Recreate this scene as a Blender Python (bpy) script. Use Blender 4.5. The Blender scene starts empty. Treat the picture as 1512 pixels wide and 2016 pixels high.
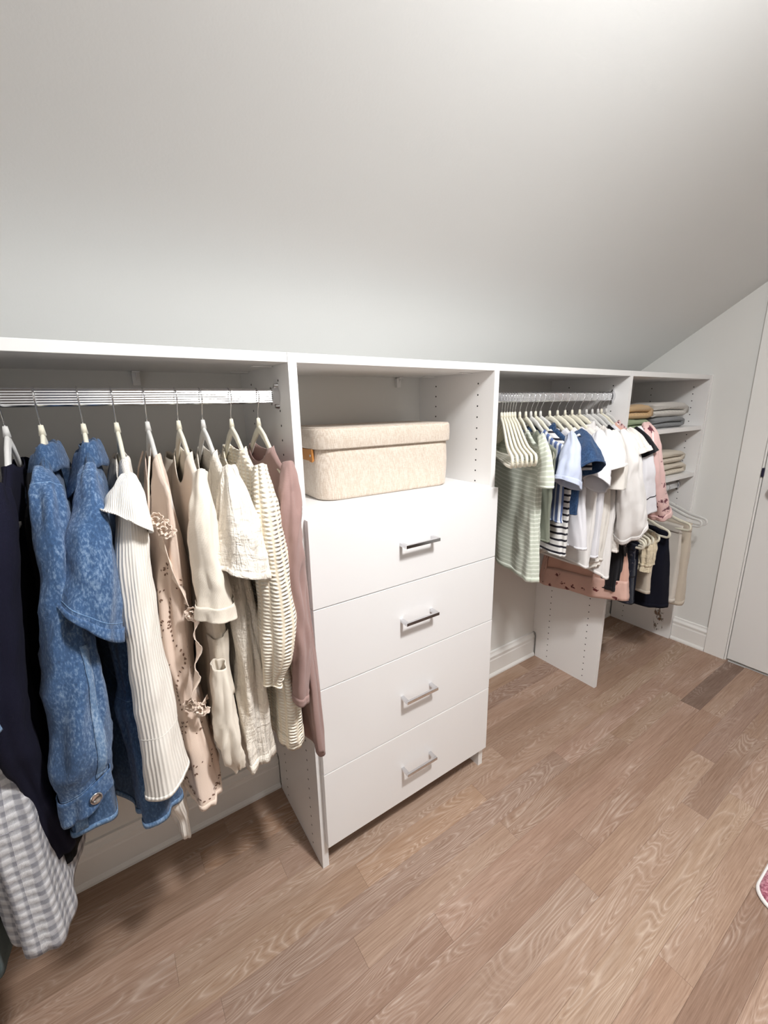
import bpy, bmesh, math, random
from math import sin, cos, pi, radians, sqrt
from mathutils import Vector, Matrix, noise

# ------------------------------------------------------------------ camera
scene = bpy.context.scene
cam_data = bpy.data.cameras.new('camera')
cam = bpy.data.objects.new('camera', cam_data)
scene.collection.objects.link(cam)
cam_data.sensor_fit = 'HORIZONTAL'
cam_data.sensor_width = 36.0
cam_data.lens = 836.2 / 1512.0 * 36.0
cam_data.clip_start = 0.02
RT = Vector((0.82883472, -0.55918353, -0.01862188))
UP = Vector((0.15168216, 0.19254076, 0.96949501))
FW = Vector((0.53854018, 0.80637574, -0.24440263))
M = Matrix.Identity(4)
for r in range(3):
    M[r][0] = RT[r]; M[r][1] = UP[r]; M[r][2] = -FW[r]
M[0][3], M[1][3], M[2][3] = -0.3570, -0.8608, 1.2546
cam.matrix_world = M
scene.camera = cam

# ------------------------------------------------------------------ world, lamps, exposure
world = bpy.data.worlds.new('world'); scene.world = world
world.use_nodes = True
world.node_tree.nodes['Background'].inputs[0].default_value = (0.9, 0.93, 1.0, 1)
world.node_tree.nodes['Background'].inputs[1].default_value = 0.3
vs = scene.view_settings
vs.view_transform = 'Standard'; vs.look = 'None'; vs.gamma = 1.0; vs.exposure = 0.2
vs.use_curve_mapping = False

def area_light(name, loc, target, w, h, power, color):
    ld = bpy.data.lights.new(name, 'AREA'); ld.shape = 'RECTANGLE'
    ld.size = w; ld.size_y = h; ld.energy = power; ld.color = color
    o = bpy.data.objects.new(name, ld); scene.collection.objects.link(o)
    o.location = loc
    o.rotation_euler = (Vector(target) - Vector(loc)).to_track_quat('-Z', 'Y').to_euler()
    return o
def ball_light(name, loc, rad, power, color):
    ld = bpy.data.lights.new(name, 'POINT'); ld.shadow_soft_size = rad
    ld.energy = power; ld.color = color
    o = bpy.data.objects.new(name, ld); scene.collection.objects.link(o)
    o.location = loc
    return o
# the room's ceiling lamp behind and above the camera, an added fill for the slope, and daylight from a window in the left wall
def disk_light(name, loc, diam, power, color):
    ld = bpy.data.lights.new(name, 'AREA'); ld.shape = 'DISK'; ld.size = diam; ld.energy = power; ld.color = color
    o = bpy.data.objects.new(name, ld); scene.collection.objects.link(o); o.location = loc
    return o
def spot_light(name, loc, rad, power, color, ang, blend):
    ld = bpy.data.lights.new(name, 'SPOT'); ld.shadow_soft_size = rad; ld.energy = power; ld.color = color
    ld.spot_size = radians(ang); ld.spot_blend = blend
    o = bpy.data.objects.new(name, ld); scene.collection.objects.link(o); o.location = loc
    return o
spot_light('ceiling_lamp_downlight', (0.28, -1.02, 2.24), 0.06, 88.0, (1.0, 0.992, 0.985), 150, 1.0)
ball_light('slope_fill_glow', (0.22, -0.98, 2.03), 0.07, 37.0, (1.0, 0.992, 0.985))  # added ball under the lamp, there to brighten the sloped ceiling
area_light('window_daylight', (-1.75, -1.25, 1.55), (0.0, -0.2, 1.65), 0.9, 1.1, 5.0, (0.93, 0.965, 1.0))

# ------------------------------------------------------------------ helpers
COL = scene.collection
def link(name, mesh, mat=None, parent=None):
    o = bpy.data.objects.new(name, mesh); COL.objects.link(o)
    if mat is not None and not mesh.materials: mesh.materials.append(mat)
    if parent is not None: o.parent = parent
    return o
def tag(o, label=None, cat=None, group=None, kind=None):
    if label: o['label'] = label
    if cat: o['category'] = cat
    if group: o['group'] = group
    if kind: o['kind'] = kind
    return o
def empty(name, loc=(0, 0, 0), rz=0.0):
    o = bpy.data.objects.new(name, None); COL.objects.link(o)
    o.location = loc; o.rotation_euler = (0, 0, rz); o.empty_display_size = 0.05
    return o
def mesh_of(name, verts, faces, smooth=False):
    me = bpy.data.meshes.new(name); me.from_pydata(verts, [], faces); me.update()
    if smooth: me.polygons.foreach_set('use_smooth', [True] * len(me.polygons))
    return me
def bm_mesh(name, bm, smooth=False, fix=True):
    if fix: bmesh.ops.recalc_face_normals(bm, faces=bm.faces)
    me = bpy.data.meshes.new(name); bm.to_mesh(me); bm.free()
    if smooth: me.polygons.foreach_set('use_smooth', [True] * len(me.polygons))
    return me
def add_box(bm, x0, x1, y0, y1, z0, z1, bev=0.0):
    vs_ = [bm.verts.new(p) for p in ((x0,y0,z0),(x1,y0,z0),(x1,y1,z0),(x0,y1,z0),(x0,y0,z1),(x1,y0,z1),(x1,y1,z1),(x0,y1,z1))]
    fs = [bm.faces.new([vs_[i] for i in f]) for f in ((0,3,2,1),(4,5,6,7),(0,1,5,4),(1,2,6,5),(2,3,7,6),(3,0,4,7))]
    if bev > 0:
        es = list({e for f in fs for e in f.edges})
        bmesh.ops.bevel(bm, geom=es, offset=bev, segments=2, affect='EDGES', profile=0.5)
def box(name, x0, x1, y0, y1, z0, z1, mat, parent=None, bev=0.0):
    bm = bmesh.new(); add_box(bm, x0, x1, y0, y1, z0, z1, bev)
    return link(name, bm_mesh(name, bm), mat, parent)
def prism(name, pts, a0, a1, axis, mat, parent=None, smooth=False):
    """extrude a closed 2D outline along an axis; pts are the two other coordinates in xyz order"""
    n = len(pts)
    def P(p, a):
        return (a, p[0], p[1]) if axis == 'x' else (p[0], a, p[1]) if axis == 'y' else (p[0], p[1], a)
    bm = bmesh.new()
    A = [bm.verts.new(P(p, a0)) for p in pts]; B = [bm.verts.new(P(p, a1)) for p in pts]
    bm.faces.new(A); bm.faces.new(B)
    for i in range(n): bm.faces.new((A[i], A[(i+1) % n], B[(i+1) % n], B[i]))
    return link(name, bm_mesh(name, bm, smooth), mat, parent)
def tube_bm(bm, pts, rad, seg=8, closed_ends=True):
    pts = [Vector(p) for p in pts]; rings = []
    n0 = None
    for i, p in enumerate(pts):
        t = (pts[min(i+1, len(pts)-1)] - pts[max(i-1, 0)]).normalized()
        if n0 is None:
            n0 = t.orthogonal().normalized()
        n0 = (n0 - t * n0.dot(t)).normalized(); b = t.cross(n0)
        r = rad[i] if isinstance(rad, (list, tuple)) else rad
        rings.append([bm.verts.new(p + n0*cos(2*pi*k/seg)*r + b*sin(2*pi*k/seg)*r) for k in range(seg)])
    for a, b_ in zip(rings, rings[1:]):
        for k in range(seg): bm.faces.new((a[k], a[(k+1) % seg], b_[(k+1) % seg], b_[k]))
    if closed_ends:
        bm.faces.new(rings[0]); bm.faces.new(rings[-1])
def tube(name, pts, rad, mat, parent=None, seg=8):
    bm = bmesh.new(); tube_bm(bm, pts, rad, seg)
    return link(name, bm_mesh(name, bm, True), mat, parent)
def smooth01(t):
    t = max(0.0, min(1.0, t)); return t*t*(3-2*t)
def interp(keys, z):
    """keys: list of (z, a, b, ...) sorted by z descending; eased interpolation"""
    if z >= keys[0][0]: return keys[0][1:]
    for a, b in zip(keys, keys[1:]):
        if z >= b[0]:
            t = (a[0]-z)/(a[0]-b[0]); s = 0.5*t + 0.5*smooth01(t)
            return tuple(p + (q-p)*s for p, q in zip(a[1:], b[1:]))
    return keys[-1][1:]

# ------------------------------------------------------------------ materials
class NT:
    def __init__(s, name):
        s.m = bpy.data.materials.new(name); s.m.use_nodes = True
        s.t = s.m.node_tree; s.n = s.t.nodes; s.l = s.t.links
        s.b = s.n['Principled BSDF']; s.out = s.n['Material Output']
        s._tc = None
    def node(s, typ, **kw):
        nd = s.n.new(typ)
        for k, v in kw.items(): setattr(nd, k, v)
        return nd
    def tc(s, which='Object'):
        if s._tc is None: s._tc = s.node('ShaderNodeTexCoord')
        return s._tc.outputs[which]
    def mapping(s, src, scale=(1,1,1), rot=(0,0,0), loc=(0,0,0)):
        m = s.node('ShaderNodeMapping'); s.l.new(src, m.inputs[0])
        m.inputs['Scale'].default_value = scale; m.inputs['Rotation'].default_value = rot; m.inputs['Location'].default_value = loc
        return m.outputs[0]
    def noise(s, vec, scale, detail=3, rough=0.5, dist=0.0):
        n = s.node('ShaderNodeTexNoise'); s.l.new(vec, n.inputs['Vector'])
        n.inputs['Scale'].default_value = scale; n.inputs['Detail'].default_value = detail
        n.inputs['Roughness'].default_value = rough; n.inputs['Distortion'].default_value = dist
        return n.outputs['Fac']
    def wave(s, vec, scale, dist=0, dscale=1, direction='X', kind='BANDS', prof='SIN', detail=2):
        n = s.node('ShaderNodeTexWave', wave_type=kind, wave_profile=prof)
        if kind == 'BANDS': n.bands_direction = direction
        s.l.new(vec, n.inputs['Vector']); n.inputs['Scale'].default_value = scale
        n.inputs['Distortion'].default_value = dist; n.inputs['Detail Scale'].default_value = dscale
        n.inputs['Detail'].default_value = detail
        return n.outputs['Fac']
    def ramp(s, fac, stops, interp='LINEAR'):
        r = s.node('ShaderNodeValToRGB'); s.l.new(fac, r.inputs[0]); cr = r.color_ramp; cr.interpolation = interp
        while len(cr.elements) < len(stops): cr.elements.new(0.5)
        for e, (p, c) in zip(cr.elements, stops):
            e.position = p; e.color = (*c, 1) if len(c) == 3 else c
        return r.outputs[0]
    def mix(s, fac, a, b, mode='MIX'):
        m = s.node('ShaderNodeMix', data_type='RGBA', blend_type=mode)
        for sock, v in ((m.inputs[0], fac), (m.inputs[6], a), (m.inputs[7], b)):
            if hasattr(v, 'type') or hasattr(v, 'links'): s.l.new(v, sock)
            elif isinstance(v, (int, float)): sock.default_value = v
            else: sock.default_value = (*v, 1)
        return m.outputs[2]
    def math(s, op, a, b=0.0):
        m = s.node('ShaderNodeMath', operation=op)
        for sock, v in ((m.inputs[0], a), (m.inputs[1], b)):
            if isinstance(v, (int, float)): sock.default_value = v
            else: s.l.new(v, sock)
        return m.outputs[0]
    def sep(s, vec):
        n = s.node('ShaderNodeSeparateXYZ'); s.l.new(vec, n.inputs[0]); return n.outputs
    def base(s, c):
        if isinstance(c, (tuple, list)): s.b.inputs['Base Color'].default_value = (*c, 1)
        else: s.l.new(c, s.b.inputs['Base Color'])
    def bump(s, h, strength=0.3, dist=0.002):
        b = s.node('ShaderNodeBump'); b.inputs['Strength'].default_value = strength; b.inputs['Distance'].default_value = dist
        s.l.new(h, b.inputs['Height']); s.l.new(b.outputs[0], s.b.inputs['Normal'])
    def set(s, **kw):
        for k, v in kw.items(): s.b.inputs[k.replace('_', ' ')].default_value = v
        return s

def srgb(r, g, b):
    f = lambda c: (c/255.0)/12.92 if c/255.0 <= 0.04045 else (((c/255.0)+0.055)/1.055)**2.4
    return (f(r), f(g), f(b))

def paint(name, col, rough=0.6, bump=0.05, scale=180):
    t = NT(name); v = t.tc()
    n = t.noise(v, 2.2, 3)
    c = t.mix(n, tuple(x*0.985 for x in col), tuple(min(1, x*1.015) for x in col))
    t.base(c); t.set(Roughness=rough)
    t.bump(t.noise(v, scale, 2), bump, 0.001)
    return t.m
def metal(name, col, rough):
    t = NT(name); v = t.tc()
    t.base(t.mix(t.noise(v, 60, 2), col, tuple(x*0.92 for x in col)))
    t.set(Metallic=1.0, Roughness=rough); return t.m

def fabric(name, col, kind='plain', col2=None, rough=0.9, sheen=0.15, scale=1.0, spec=0.25):
    t = NT(name); uv = t.tc('UV'); ob = t.tc('Object')
    t.set(Roughness=rough, Sheen_Weight=sheen, Sheen_Roughness=0.5, Specular_IOR_Level=spec)
    dark = tuple(c*0.86 for c in col); lite = tuple(min(1, c*1.06) for c in col)
    mott = t.noise(ob, 7, 3)
    base = t.mix(mott, dark, lite)
    weave = t.math('ADD', t.wave(uv, 320*scale, 1.0, 4, 'X'), t.wave(uv, 320*scale, 1.0, 4, 'Y'))
    wr = t.noise(t.mapping(ob, (1, 1, 0.35)), 28, 4, 0.6)
    height = t.math('ADD', t.math('MULTIPLY', weave, 0.12), t.math('MULTIPLY', wr, 1.2))
    bs, bd = 0.45, 0.004
    if kind == 'denim':
        m1 = t.noise(t.mapping(ob, (1, 1, 0.45)), 330, 3, 0.6); m2 = t.noise(t.mapping(ob, (1, 1, 0.3)), 30, 5, 0.75)
        f = t.math('ADD', t.math('MULTIPLY', m1, 0.62), t.math('MULTIPLY', m2, 0.42))
        base = t.ramp(f, [(0.34, tuple(c*0.6 for c in col)), (0.52, col), (0.76, col2)])
        height = t.math('ADD', height, t.math('MULTIPLY', m1, 0.35))
    elif kind == 'rib':
        w = t.wave(uv, 58*scale, 0.3, 1, 'X')
        base = t.mix(w, tuple(c*0.93 for c in col), lite)
        height = t.math('ADD', t.math('MULTIPLY', w, 1.6), t.math('MULTIPLY', wr, 0.6)); bs, bd = 0.4, 0.002
    elif kind == 'knit':
        w = t.wave(uv, 15*scale, 0.6, 1, 'X')
        w2 = t.wave(t.mapping(uv, (1, 1, 1)), 42*scale, 1.4, 3, 'Y')
        k = t.math('MULTIPLY', w, w2)
        base = t.mix(t.ramp(k, [(0.0, (0,0,0)), (0.35, (1,1,1))]), col2 or tuple(c*0.72 for c in col), lite)
        height = t.math('ADD', t.math('MULTIPLY', k, 2.6), t.math('MULTIPLY', wr, 0.3)); bs, bd = 0.6, 0.004
    elif kind == 'gauze':
        g = t.noise(t.mapping(uv, (1.0, 0.16, 1)), 110, 4, 0.65, 0.8)
        g2 = t.noise(t.mapping(uv, (0.5, 1.3, 1)), 60, 3, 0.6, 0.5)
        height = t.math('ADD', t.math('MULTIPLY', g, 2.2), t.math('MULTIPLY', g2, 1.2)); bs, bd = 0.85, 0.005
        base = t.mix(g, tuple(c*0.88 for c in col), lite)
    elif kind == 'stripe_h' or kind == 'stripe_v':
        w = t.wave(uv, 16*scale, 0.15, 1, 'Y' if kind == 'stripe_h' else 'X')
        f = t.ramp(w, [(0.58, (0,0,0)), (0.66, (1,1,1))]) if kind == 'stripe_v' else t.ramp(w, [(0.72, (0,0,0)), (0.8, (1,1,1))])
        base = t.mix(f, base, col2)
    elif kind == 'gingham':
        a = t.ramp(t.wave(uv, 13*scale, 0.8, 1, 'X'), [(0.30, (0,0,0)), (0.6, (1,1,1))])
        b = t.ramp(t.wave(uv, 13*scale, 0.8, 1, 'Y'), [(0.30, (0,0,0)), (0.6, (1,1,1))])
        s_ = t.mix(0.5, a, b)
        base = t.ramp(s_, [(0.0, col2), (0.5, tuple((p+q)/2 for p, q in zip(col, col2))), (1.0, col)])
        puck = t.math('MULTIPLY', t.wave(uv, 13*scale, 1.0, 1, 'X'), t.wave(uv, 13*scale, 1.0, 1, 'Y'))
        height = t.math('ADD', t.math('MULTIPLY', puck, 1.6), height); bs, bd = 0.8, 0.006
    elif kind == 'floral':
        vn = t.node('ShaderNodeTexVoronoi'); t.l.new(uv, vn.inputs['Vector']); vn.inputs['Scale'].default_value = 17*scale
        dn = t.noise(uv, 130, 3, 0.6)
        d = t.math('ADD', vn.outputs['Distance'], t.math('MULTIPLY', t.math('SUBTRACT', dn, 0.5), 0.9))
        mask = t.ramp(d, [(0.16, (1,1,1)), (0.22, (0,0,0))])
        pick = t.ramp(t.sep(vn.outputs['Color'])[0], [(0.25, (0,0,0)), (0.3, (1,1,1))], 'CONSTANT')
        mm = t.math('MULTIPLY', mask, pick)
        base = t.mix(mm, base, t.mix(dn, col2, tuple(c*0.4 for c in col2)))
    elif kind == 'eyelet_holes':
        # clusters of small oval holes cut in the cloth
        vn = t.node('ShaderNodeTexVoronoi'); t.l.new(t.mapping(uv, (1.0, 0.62, 1)), vn.inputs['Vector'])
        vn.inputs['Scale'].default_value = 78; vn.inputs['Randomness'].default_value = 0.75
        hole = t.math('LESS_THAN', vn.outputs['Distance'], 0.2)
        cl = t.math('GREATER_THAN', t.wave(uv, 5.5, 6, 1.6, 'DIAGONAL'), 0.64)
        h = t.math('MULTIPLY', hole, cl)
        rim = t.math('LESS_THAN', vn.outputs['Distance'], 0.32)
        height = t.math('ADD', height, t.math('MULTIPLY', t.math('MULTIPLY', rim, cl), 1.2))
        t.l.new(t.math('SUBTRACT', 1.0, h), t.b.inputs['Alpha'])
    elif kind == 'satin':
        height = t.math('MULTIPLY', wr, 1.0)
    elif kind == 'satin_floral':
        vn = t.node('ShaderNodeTexVoronoi'); t.l.new(uv, vn.inputs['Vector']); vn.inputs['Scale'].default_value = 27
        dn = t.noise(uv, 110, 3, 0.6)
        d = t.math('ADD', vn.outputs['Distance'], t.math('MULTIPLY', t.math('SUBTRACT', dn, 0.5), 1.1))
        mask = t.ramp(d, [(0.24, (1,1,1)), (0.28, (0,0,0))])
        base = t.mix(mask, base, t.mix(dn, srgb(120, 40, 60), srgb(60, 40, 50)))
        height = t.math('MULTIPLY', wr, 1.0)
    t.base(base); t.bump(height, bs, bd)
    return t.m

MW = paint('white_melamine', srgb(239, 238, 237), 0.38, 0.02, 300)
MDRAW = paint('drawer_front_white', srgb(240, 239, 239), 0.30, 0.015, 300)
MWALL = paint('wall_paint', srgb(227, 227, 224), 0.75, 0.10, 220)
MWALL2 = paint('low_bounce_greige', srgb(168, 158, 148), 0.8, 0.1, 200)  # unseen walls only, toned down to cut the light they bounce back
MCEIL = paint('ceiling_paint', srgb(230, 232, 231), 0.85, 0.10, 200)
MTRIM = paint('trim_paint', srgb(238, 237, 234), 0.4, 0.02, 120)
MDOOR = paint('door_paint', srgb(232, 231, 229), 0.5, 0.05, 150)
MCHR = metal('polished_chrome', (0.74, 0.74, 0.76), 0.10)
MALU = metal('brushed_aluminium', (0.86, 0.87, 0.89), 0.24)
MDARK = paint('hole_shade', (0.02, 0.02, 0.02), 0.9)  # black discs painted for the shade inside the drilled pin holes
MNICK = metal('satin_nickel', (0.30, 0.29, 0.28), 0.35)
MNAVYP = paint('navy_plastic', srgb(22, 18, 50), 0.5)
MVEL = fabric('cream_velvet', srgb(231, 226, 207), rough=0.85, sheen=0.5)
MVELG = fabric('pale_grey_velvet', srgb(214, 213, 210), rough=0.85, sheen=0.5)

def linen_mat():
    t = NT('linen_weave'); ob = t.tc('Object')
    w1 = t.wave(t.mapping(ob, (1, 1, 0.12)), 150, 6, 3, 'DIAGONAL'); w2 = t.wave(t.mapping(ob, (0.3, 0.3, 1)), 150, 5, 3, 'Z')
    h = t.math('ADD', w1, w2)
    n = t.noise(t.mapping(ob, (1, 1, 0.3)), 90, 4, 0.7)
    f = t.math('ADD', t.math('MULTIPLY', h, 0.3), t.math('MULTIPLY', n, 0.5))
    t.base(t.ramp(f, [(0.25, srgb(196, 178, 160)), (0.55, srgb(216, 202, 187)), (0.8, srgb(229, 219, 207))]))
    t.set(Roughness=0.9, Sheen_Weight=0.2); t.bump(f, 0.5, 0.0015)
    return t.m
MLIN = linen_mat()
def leather_mat():
    t = NT('tan_leather'); ob = t.tc()
    n = t.noise(ob, 60, 4)
    t.base(t.mix(n, srgb(176, 112, 48), srgb(203, 142, 76))); t.set(Roughness=0.5); t.bump(t.noise(ob, 400, 2), 0.3, 0.001)
    return t.m
MLEA = leather_mat()

def oak_mat():
    t = NT('limed_oak_plank'); oi = t.node('ShaderNodeObjectInfo')
    ob = t.tc('Object')
    off = t.node('ShaderNodeCombineXYZ')
    r = oi.outputs['Random']
    t.l.new(t.math('MULTIPLY', r, 37.0), off.inputs[0]); t.l.new(t.math('MULTIPLY', r, 13.0), off.inputs[1]); t.l.new(t.math('MULTIPLY', r, 71.0), off.inputs[2])
    add = t.node('ShaderNodeVectorMath', operation='ADD'); t.l.new(ob, add.inputs[0]); t.l.new(off.outputs[0], add.inputs[1])
    v = add.outputs[0]
    # cathedral figure: contour lines of a stretched smooth noise
    fld = t.noise(t.mapping(v, (1.0, 7.5, 1)), 2.3, 1.5, 0.4, 0.7)
    rings = t.math('FRACT', t.math('MULTIPLY', fld, 27.0))
    line = t.ramp(rings, [(0.0, (1,1,1)), (0.16, (0.35,0.35,0.35)), (0.5, (0.0,0.0,0.0)), (0.86, (0.45,0.45,0.45)), (1.0, (1,1,1))])
    wob = t.noise(t.mapping(v, (6, 60, 6)), 3.0, 4, 0.65)
    fine = t.noise(t.mapping(v, (3, 110, 3)), 3.2, 5, 0.7)
    patch = t.ramp(t.noise(t.mapping(v, (1.6, 7, 1)), 1.5, 2), [(0.42, (0,0,0)), (0.60, (1,1,1))])
    # plank tone from random and an explicit per-object tint
    tone = t.ramp(r, [(0.0, srgb(158, 130, 112)), (0.25, srgb(170, 142, 123)), (0.5, srgb(163, 136, 120)), (0.75, srgb(177, 150, 130)), (1.0, srgb(152, 124, 107))])
    at = t.node('ShaderNodeAttribute', attribute_type='OBJECT', attribute_name='tint')
    tone = t.mix(1.0, tone, at.outputs['Color'], 'MULTIPLY')
    darker = t.mix(1.0, tone, srgb(212, 204, 198), 'MULTIPLY')
    lighter = t.mix(0.34, tone, srgb(222, 208, 196))
    c = t.mix(t.ramp(fine, [(0.35, (0,0,0)), (0.65, (1,1,1))]), darker, tone)
    c = t.mix(t.math('MULTIPLY', t.math('MULTIPLY', line, patch), t.ramp(wob, [(0.3, (0.4,0.4,0.4)), (0.6, (1,1,1))])), c, lighter)
    strk = t.ramp(t.noise(t.mapping(v, (1.3, 26, 1)), 3.0, 3, 0.55), [(0.66, (0,0,0)), (0.78, (1,1,1))])
    c = t.mix(t.math('MULTIPLY', strk, 0.6), c, srgb(120, 96, 80))
    t.base(c); t.set(Roughness=0.55, Specular_IOR_Level=0.35)
    t.bump(t.math('ADD', fine, t.math('MULTIPLY', line, 0.2)), 0.12, 0.001)
    return t.m
MOAK = oak_mat()
MSUB = paint('dark_subfloor', srgb(70, 55, 45), 0.8)

# ------------------------------------------------------------------ room shell
YW = 0.337                     # knee wall face
XG = 2.078                     # gable wall face
SL = 0.69                      # slope of the roof plane
Z0 = 1.397                     # where the slope meets the knee wall
YF = YW - (2.42 - Z0) / SL     # where the slope meets the flat ceiling
XL, YB = -1.9, -2.35
def struct(o): o['kind'] = 'structure'; return o
floor = struct(box('floor', XL-0.05, XG+0.05, YB-0.05, YW+0.05, -0.05, -0.0125, MSUB))
struct(prism('ceiling', [(YW+0.12, Z0-0.083), (YF, 2.42), (YB-0.05, 2.42), (YB-0.05, 2.50), (YF-0.05, 2.50), (YW+0.12, Z0+0.03)], XL-0.05, XG+0.05, 'x', MCEIL))
struct(box('wall_back', XL-0.05, XG+0.05, YW, YW+0.06, -0.03, Z0+0.01, MWALL))
struct(prism('wall_right', [(YB, -0.03), (YW, -0.03), (YW, Z0), (YF, 2.42), (YB, 2.42)], XG, XG+0.06, 'x', MWALL))
struct(prism('wall_left', [(YB, -0.03), (YW, -0.03), (YW, Z0), (YF, 2.42), (YB, 2.42)], XL-0.06, XL, 'x', MWALL2))
struct(box('wall_front', XL-0.05, XG+0.05, YB-0.06, YB, -0.03, 2.45, MWALL2))

# floor planks, each one a part of the floor
rng = random.Random(4)
PW = 0.0722
y_edge = -0.2575
special = {}   # row -> list of joints and tints
plank_cache = {}
def plank(x0, x1, y0, y1, tint):
    L = x1 - x0
    bm = bmesh.new(); add_box(bm, -L/2+0.0001, L/2-0.0001, -(y1-y0)/2+0.0001, (y1-y0)/2-0.0001, -0.012, 0.0)
    top = [e for e in bm.edges if all(v.co.z > -0.001 for v in e.verts)]
    bmesh.ops.bevel(bm, geom=top, offset=0.0004, segments=1, affect='EDGES')
    o = link('plank', bm_mesh('plank', bm), MOAK, floor)
    o.location = ((x0+x1)/2, (y0+y1)/2, 0.0)
    o['tint'] = [float(tint[0]), float(tint[1]), float(tint[2])]
row = -9
while True:
    ya = y_edge + row*PW; yb = ya + PW
    if ya > YW: break
    segs = []
    x = -1.25 - rng.random()*0.5
    xs = [x]
    while x < XG:
        x += rng.choice([0.42, 0.55, 0.68, 0.85, 1.05, 1.25]) * (0.85+0.3*rng.random()); xs.append(min(x, XG))
    if row == -1:   xs = [-1.4, -0.55, 0.175, 1.557, 2.06, XG]          # row of the grey plank
    if row == 2:    xs = [-1.5, -0.75, 0.07, 0.527, 1.2, XG]             # row of the pale plank
    if row == 6:    xs = [-1.4, -0.285, 0.02, 0.8, 1.5, XG]
    for a, b in zip(xs, xs[1:]):
        if b - a < 0.02: continue
        k = 0.90 + 0.2*rng.random()
        tint = (k, k*(0.985+0.03*rng.random()), k*(0.97+0.05*rng.random()))
        if row == -1 and abs(a-1.557) < 0.01: tint = (0.56, 0.55, 0.57)
        if row == 2 and abs(a-0.07) < 0.01: tint = (1.20, 1.19, 1.10)
        if row == 6 and abs(a+0.285) < 0.01: tint = (1.15, 1.10, 1.0)
        plank(a, b, ya, min(yb, YW), tint)
    row += 1
    if row > 9: break

# baseboards: board, cap moulding and shoe; along the knee wall and along the gable wall
def base_profile(off, sgn):
    """outline in (distance from wall, z)"""
    p = [(0, 0), (0.019, 0), (0.019, 0.008), (0.0145, 0.016), (0.0125, 0.018), (0.0125, 0.084), (0.0105, 0.088), (0.0105, 0.096),
         (0.014, 0.100), (0.014, 0.107), (0.010, 0.113), (0.0075, 0.118), (0.0065, 0.126), (0, 0.128)]
    return [(off + sgn*a, z) for a, z in p]
def base_y(name, x0, x1):
    return struct(prism(name, base_profile(YW, -1), x0, x1, 'x', MTRIM))
base_y('baseboard_back', XL, -0.7355)
base_y('baseboard_back', -0.7345, -0.0105)
base_y('baseboard_back', 0.0105, 0.5995)
base_y('baseboard_back', 0.6205, 1.3365)
base_y('baseboard_back', 1.3575, 2.0525)
prism_o = struct(prism('baseboard_right', base_profile(XG, -1), -0.158, -0.003, 'y', MTRIM))

# door casing and door in the gable wall, both cut to the roof slope
def zs(y): return Z0 + (YW - y)*SL
def gable_plate(name, ya, yb, x0, x1, mat, zlo=0.0, parent=None, gap=0.002):
    return prism(name, [(ya, zlo), (yb, zlo), (yb, zs(yb)-gap), (ya, min(zs(ya)-gap, 2.41))], x0, x1, 'x', mat, parent)
cas = struct(gable_plate('trim_1', -0.244, -0.160, XG-0.018, XG, MTRIM))
bead = struct(gable_plate('trim_2', -0.252, -0.2455, XG-0.013, XG, MTRIM))
cas2 = struct(gable_plate('trim_3', -1.20, -1.115, XG-0.018, XG, MTRIM))
door = struct(prism('door_1', [(-1.11, 0.012), (-0.2555, 0.012), (-0.2555, zs(-0.2555)-0.004), (-0.2555-0.35, zs(-0.2555-0.35)-0.004), (-1.11, 2.05)], XG-0.012, XG, 'x', MDOOR))
# navy latch in the gap and the round knob
bm = bmesh.new(); add_box(bm, XG-0.022, XG-0.011, -0.2565, -0.2475, 0.915, 0.955, 0.002)
link('latch', bm_mesh('latch', bm), MNAVYP, door)
bm = bmesh.new()
prof = [(0, 0.012), (0.030, 0.012), (0.031, 0.016), (0.012, 0.020), (0.011, 0.036), (0.022, 0.042), (0.0275, 0.052), (0.026, 0.062), (0.016, 0.070), (0, 0.072)]
rings = []
for r_, d_ in prof:
    rings.append([bm.verts.new((XG-d_, -0.318+r_*cos(2*pi*k/28), 0.875+r_*sin(2*pi*k/28))) for k in range(28)])
for a, b in zip(rings, rings[1:]):
    for k in range(28): bm.faces.new((a[k], a[(k+1)%28], b[(k+1)%28], b[k]))
bmesh.ops.remove_doubles(bm, verts=bm.verts, dist=1e-5)
link('door_knob', bm_mesh('door_knob', bm, True), MNICK, door)

# window frame in the left wall where the daylight comes in is out of view and not built

# ------------------------------------------------------------------ built-in closet
H = 1.361; T = 0.019
YBK = YW - 0.0005
def panel(xc, parent, holes=(-1, 1), zlo=0.0, name='side_panel'):
    """upright panel with a notch around the baseboard"""
    pts = [(0.0, zlo), (YW-0.0205, zlo), (YW-0.0205, 0.110), (YW-0.018, 0.126), (YW-0.0095, 0.130), (YBK, 0.130), (YBK, H), (0.0, H)]
    o = prism(name, pts, xc-T/2, xc+T/2, 'x', MW, parent)
    for s in holes:
        bm = bmesh.new()
        for yy in (0.062, 0.250):
            z = 0.03
            while z < H-0.03:
                c = [bm.verts.new((xc+s*(T/2+0.0003), yy+0.0026*cos(2*pi*k/8), z+0.0026*sin(2*pi*k/8))) for k in range(8)]
                b = [bm.verts.new((xc+s*(T/2-0.0002), yy+0.0026*cos(2*pi*k/8), z+0.0026*sin(2*pi*k/8))) for k in range(8)]
                bm.faces.new(c)
                for k in range(8): bm.faces.new((c[k], c[(k+1)%8], b[(k+1)%8], b[k]))
                z += 0.0320
        h = link('pin_holes', bm_mesh('pin_holes', bm), MDARK, o); h['kind'] = 'stuff'
    return o
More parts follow.
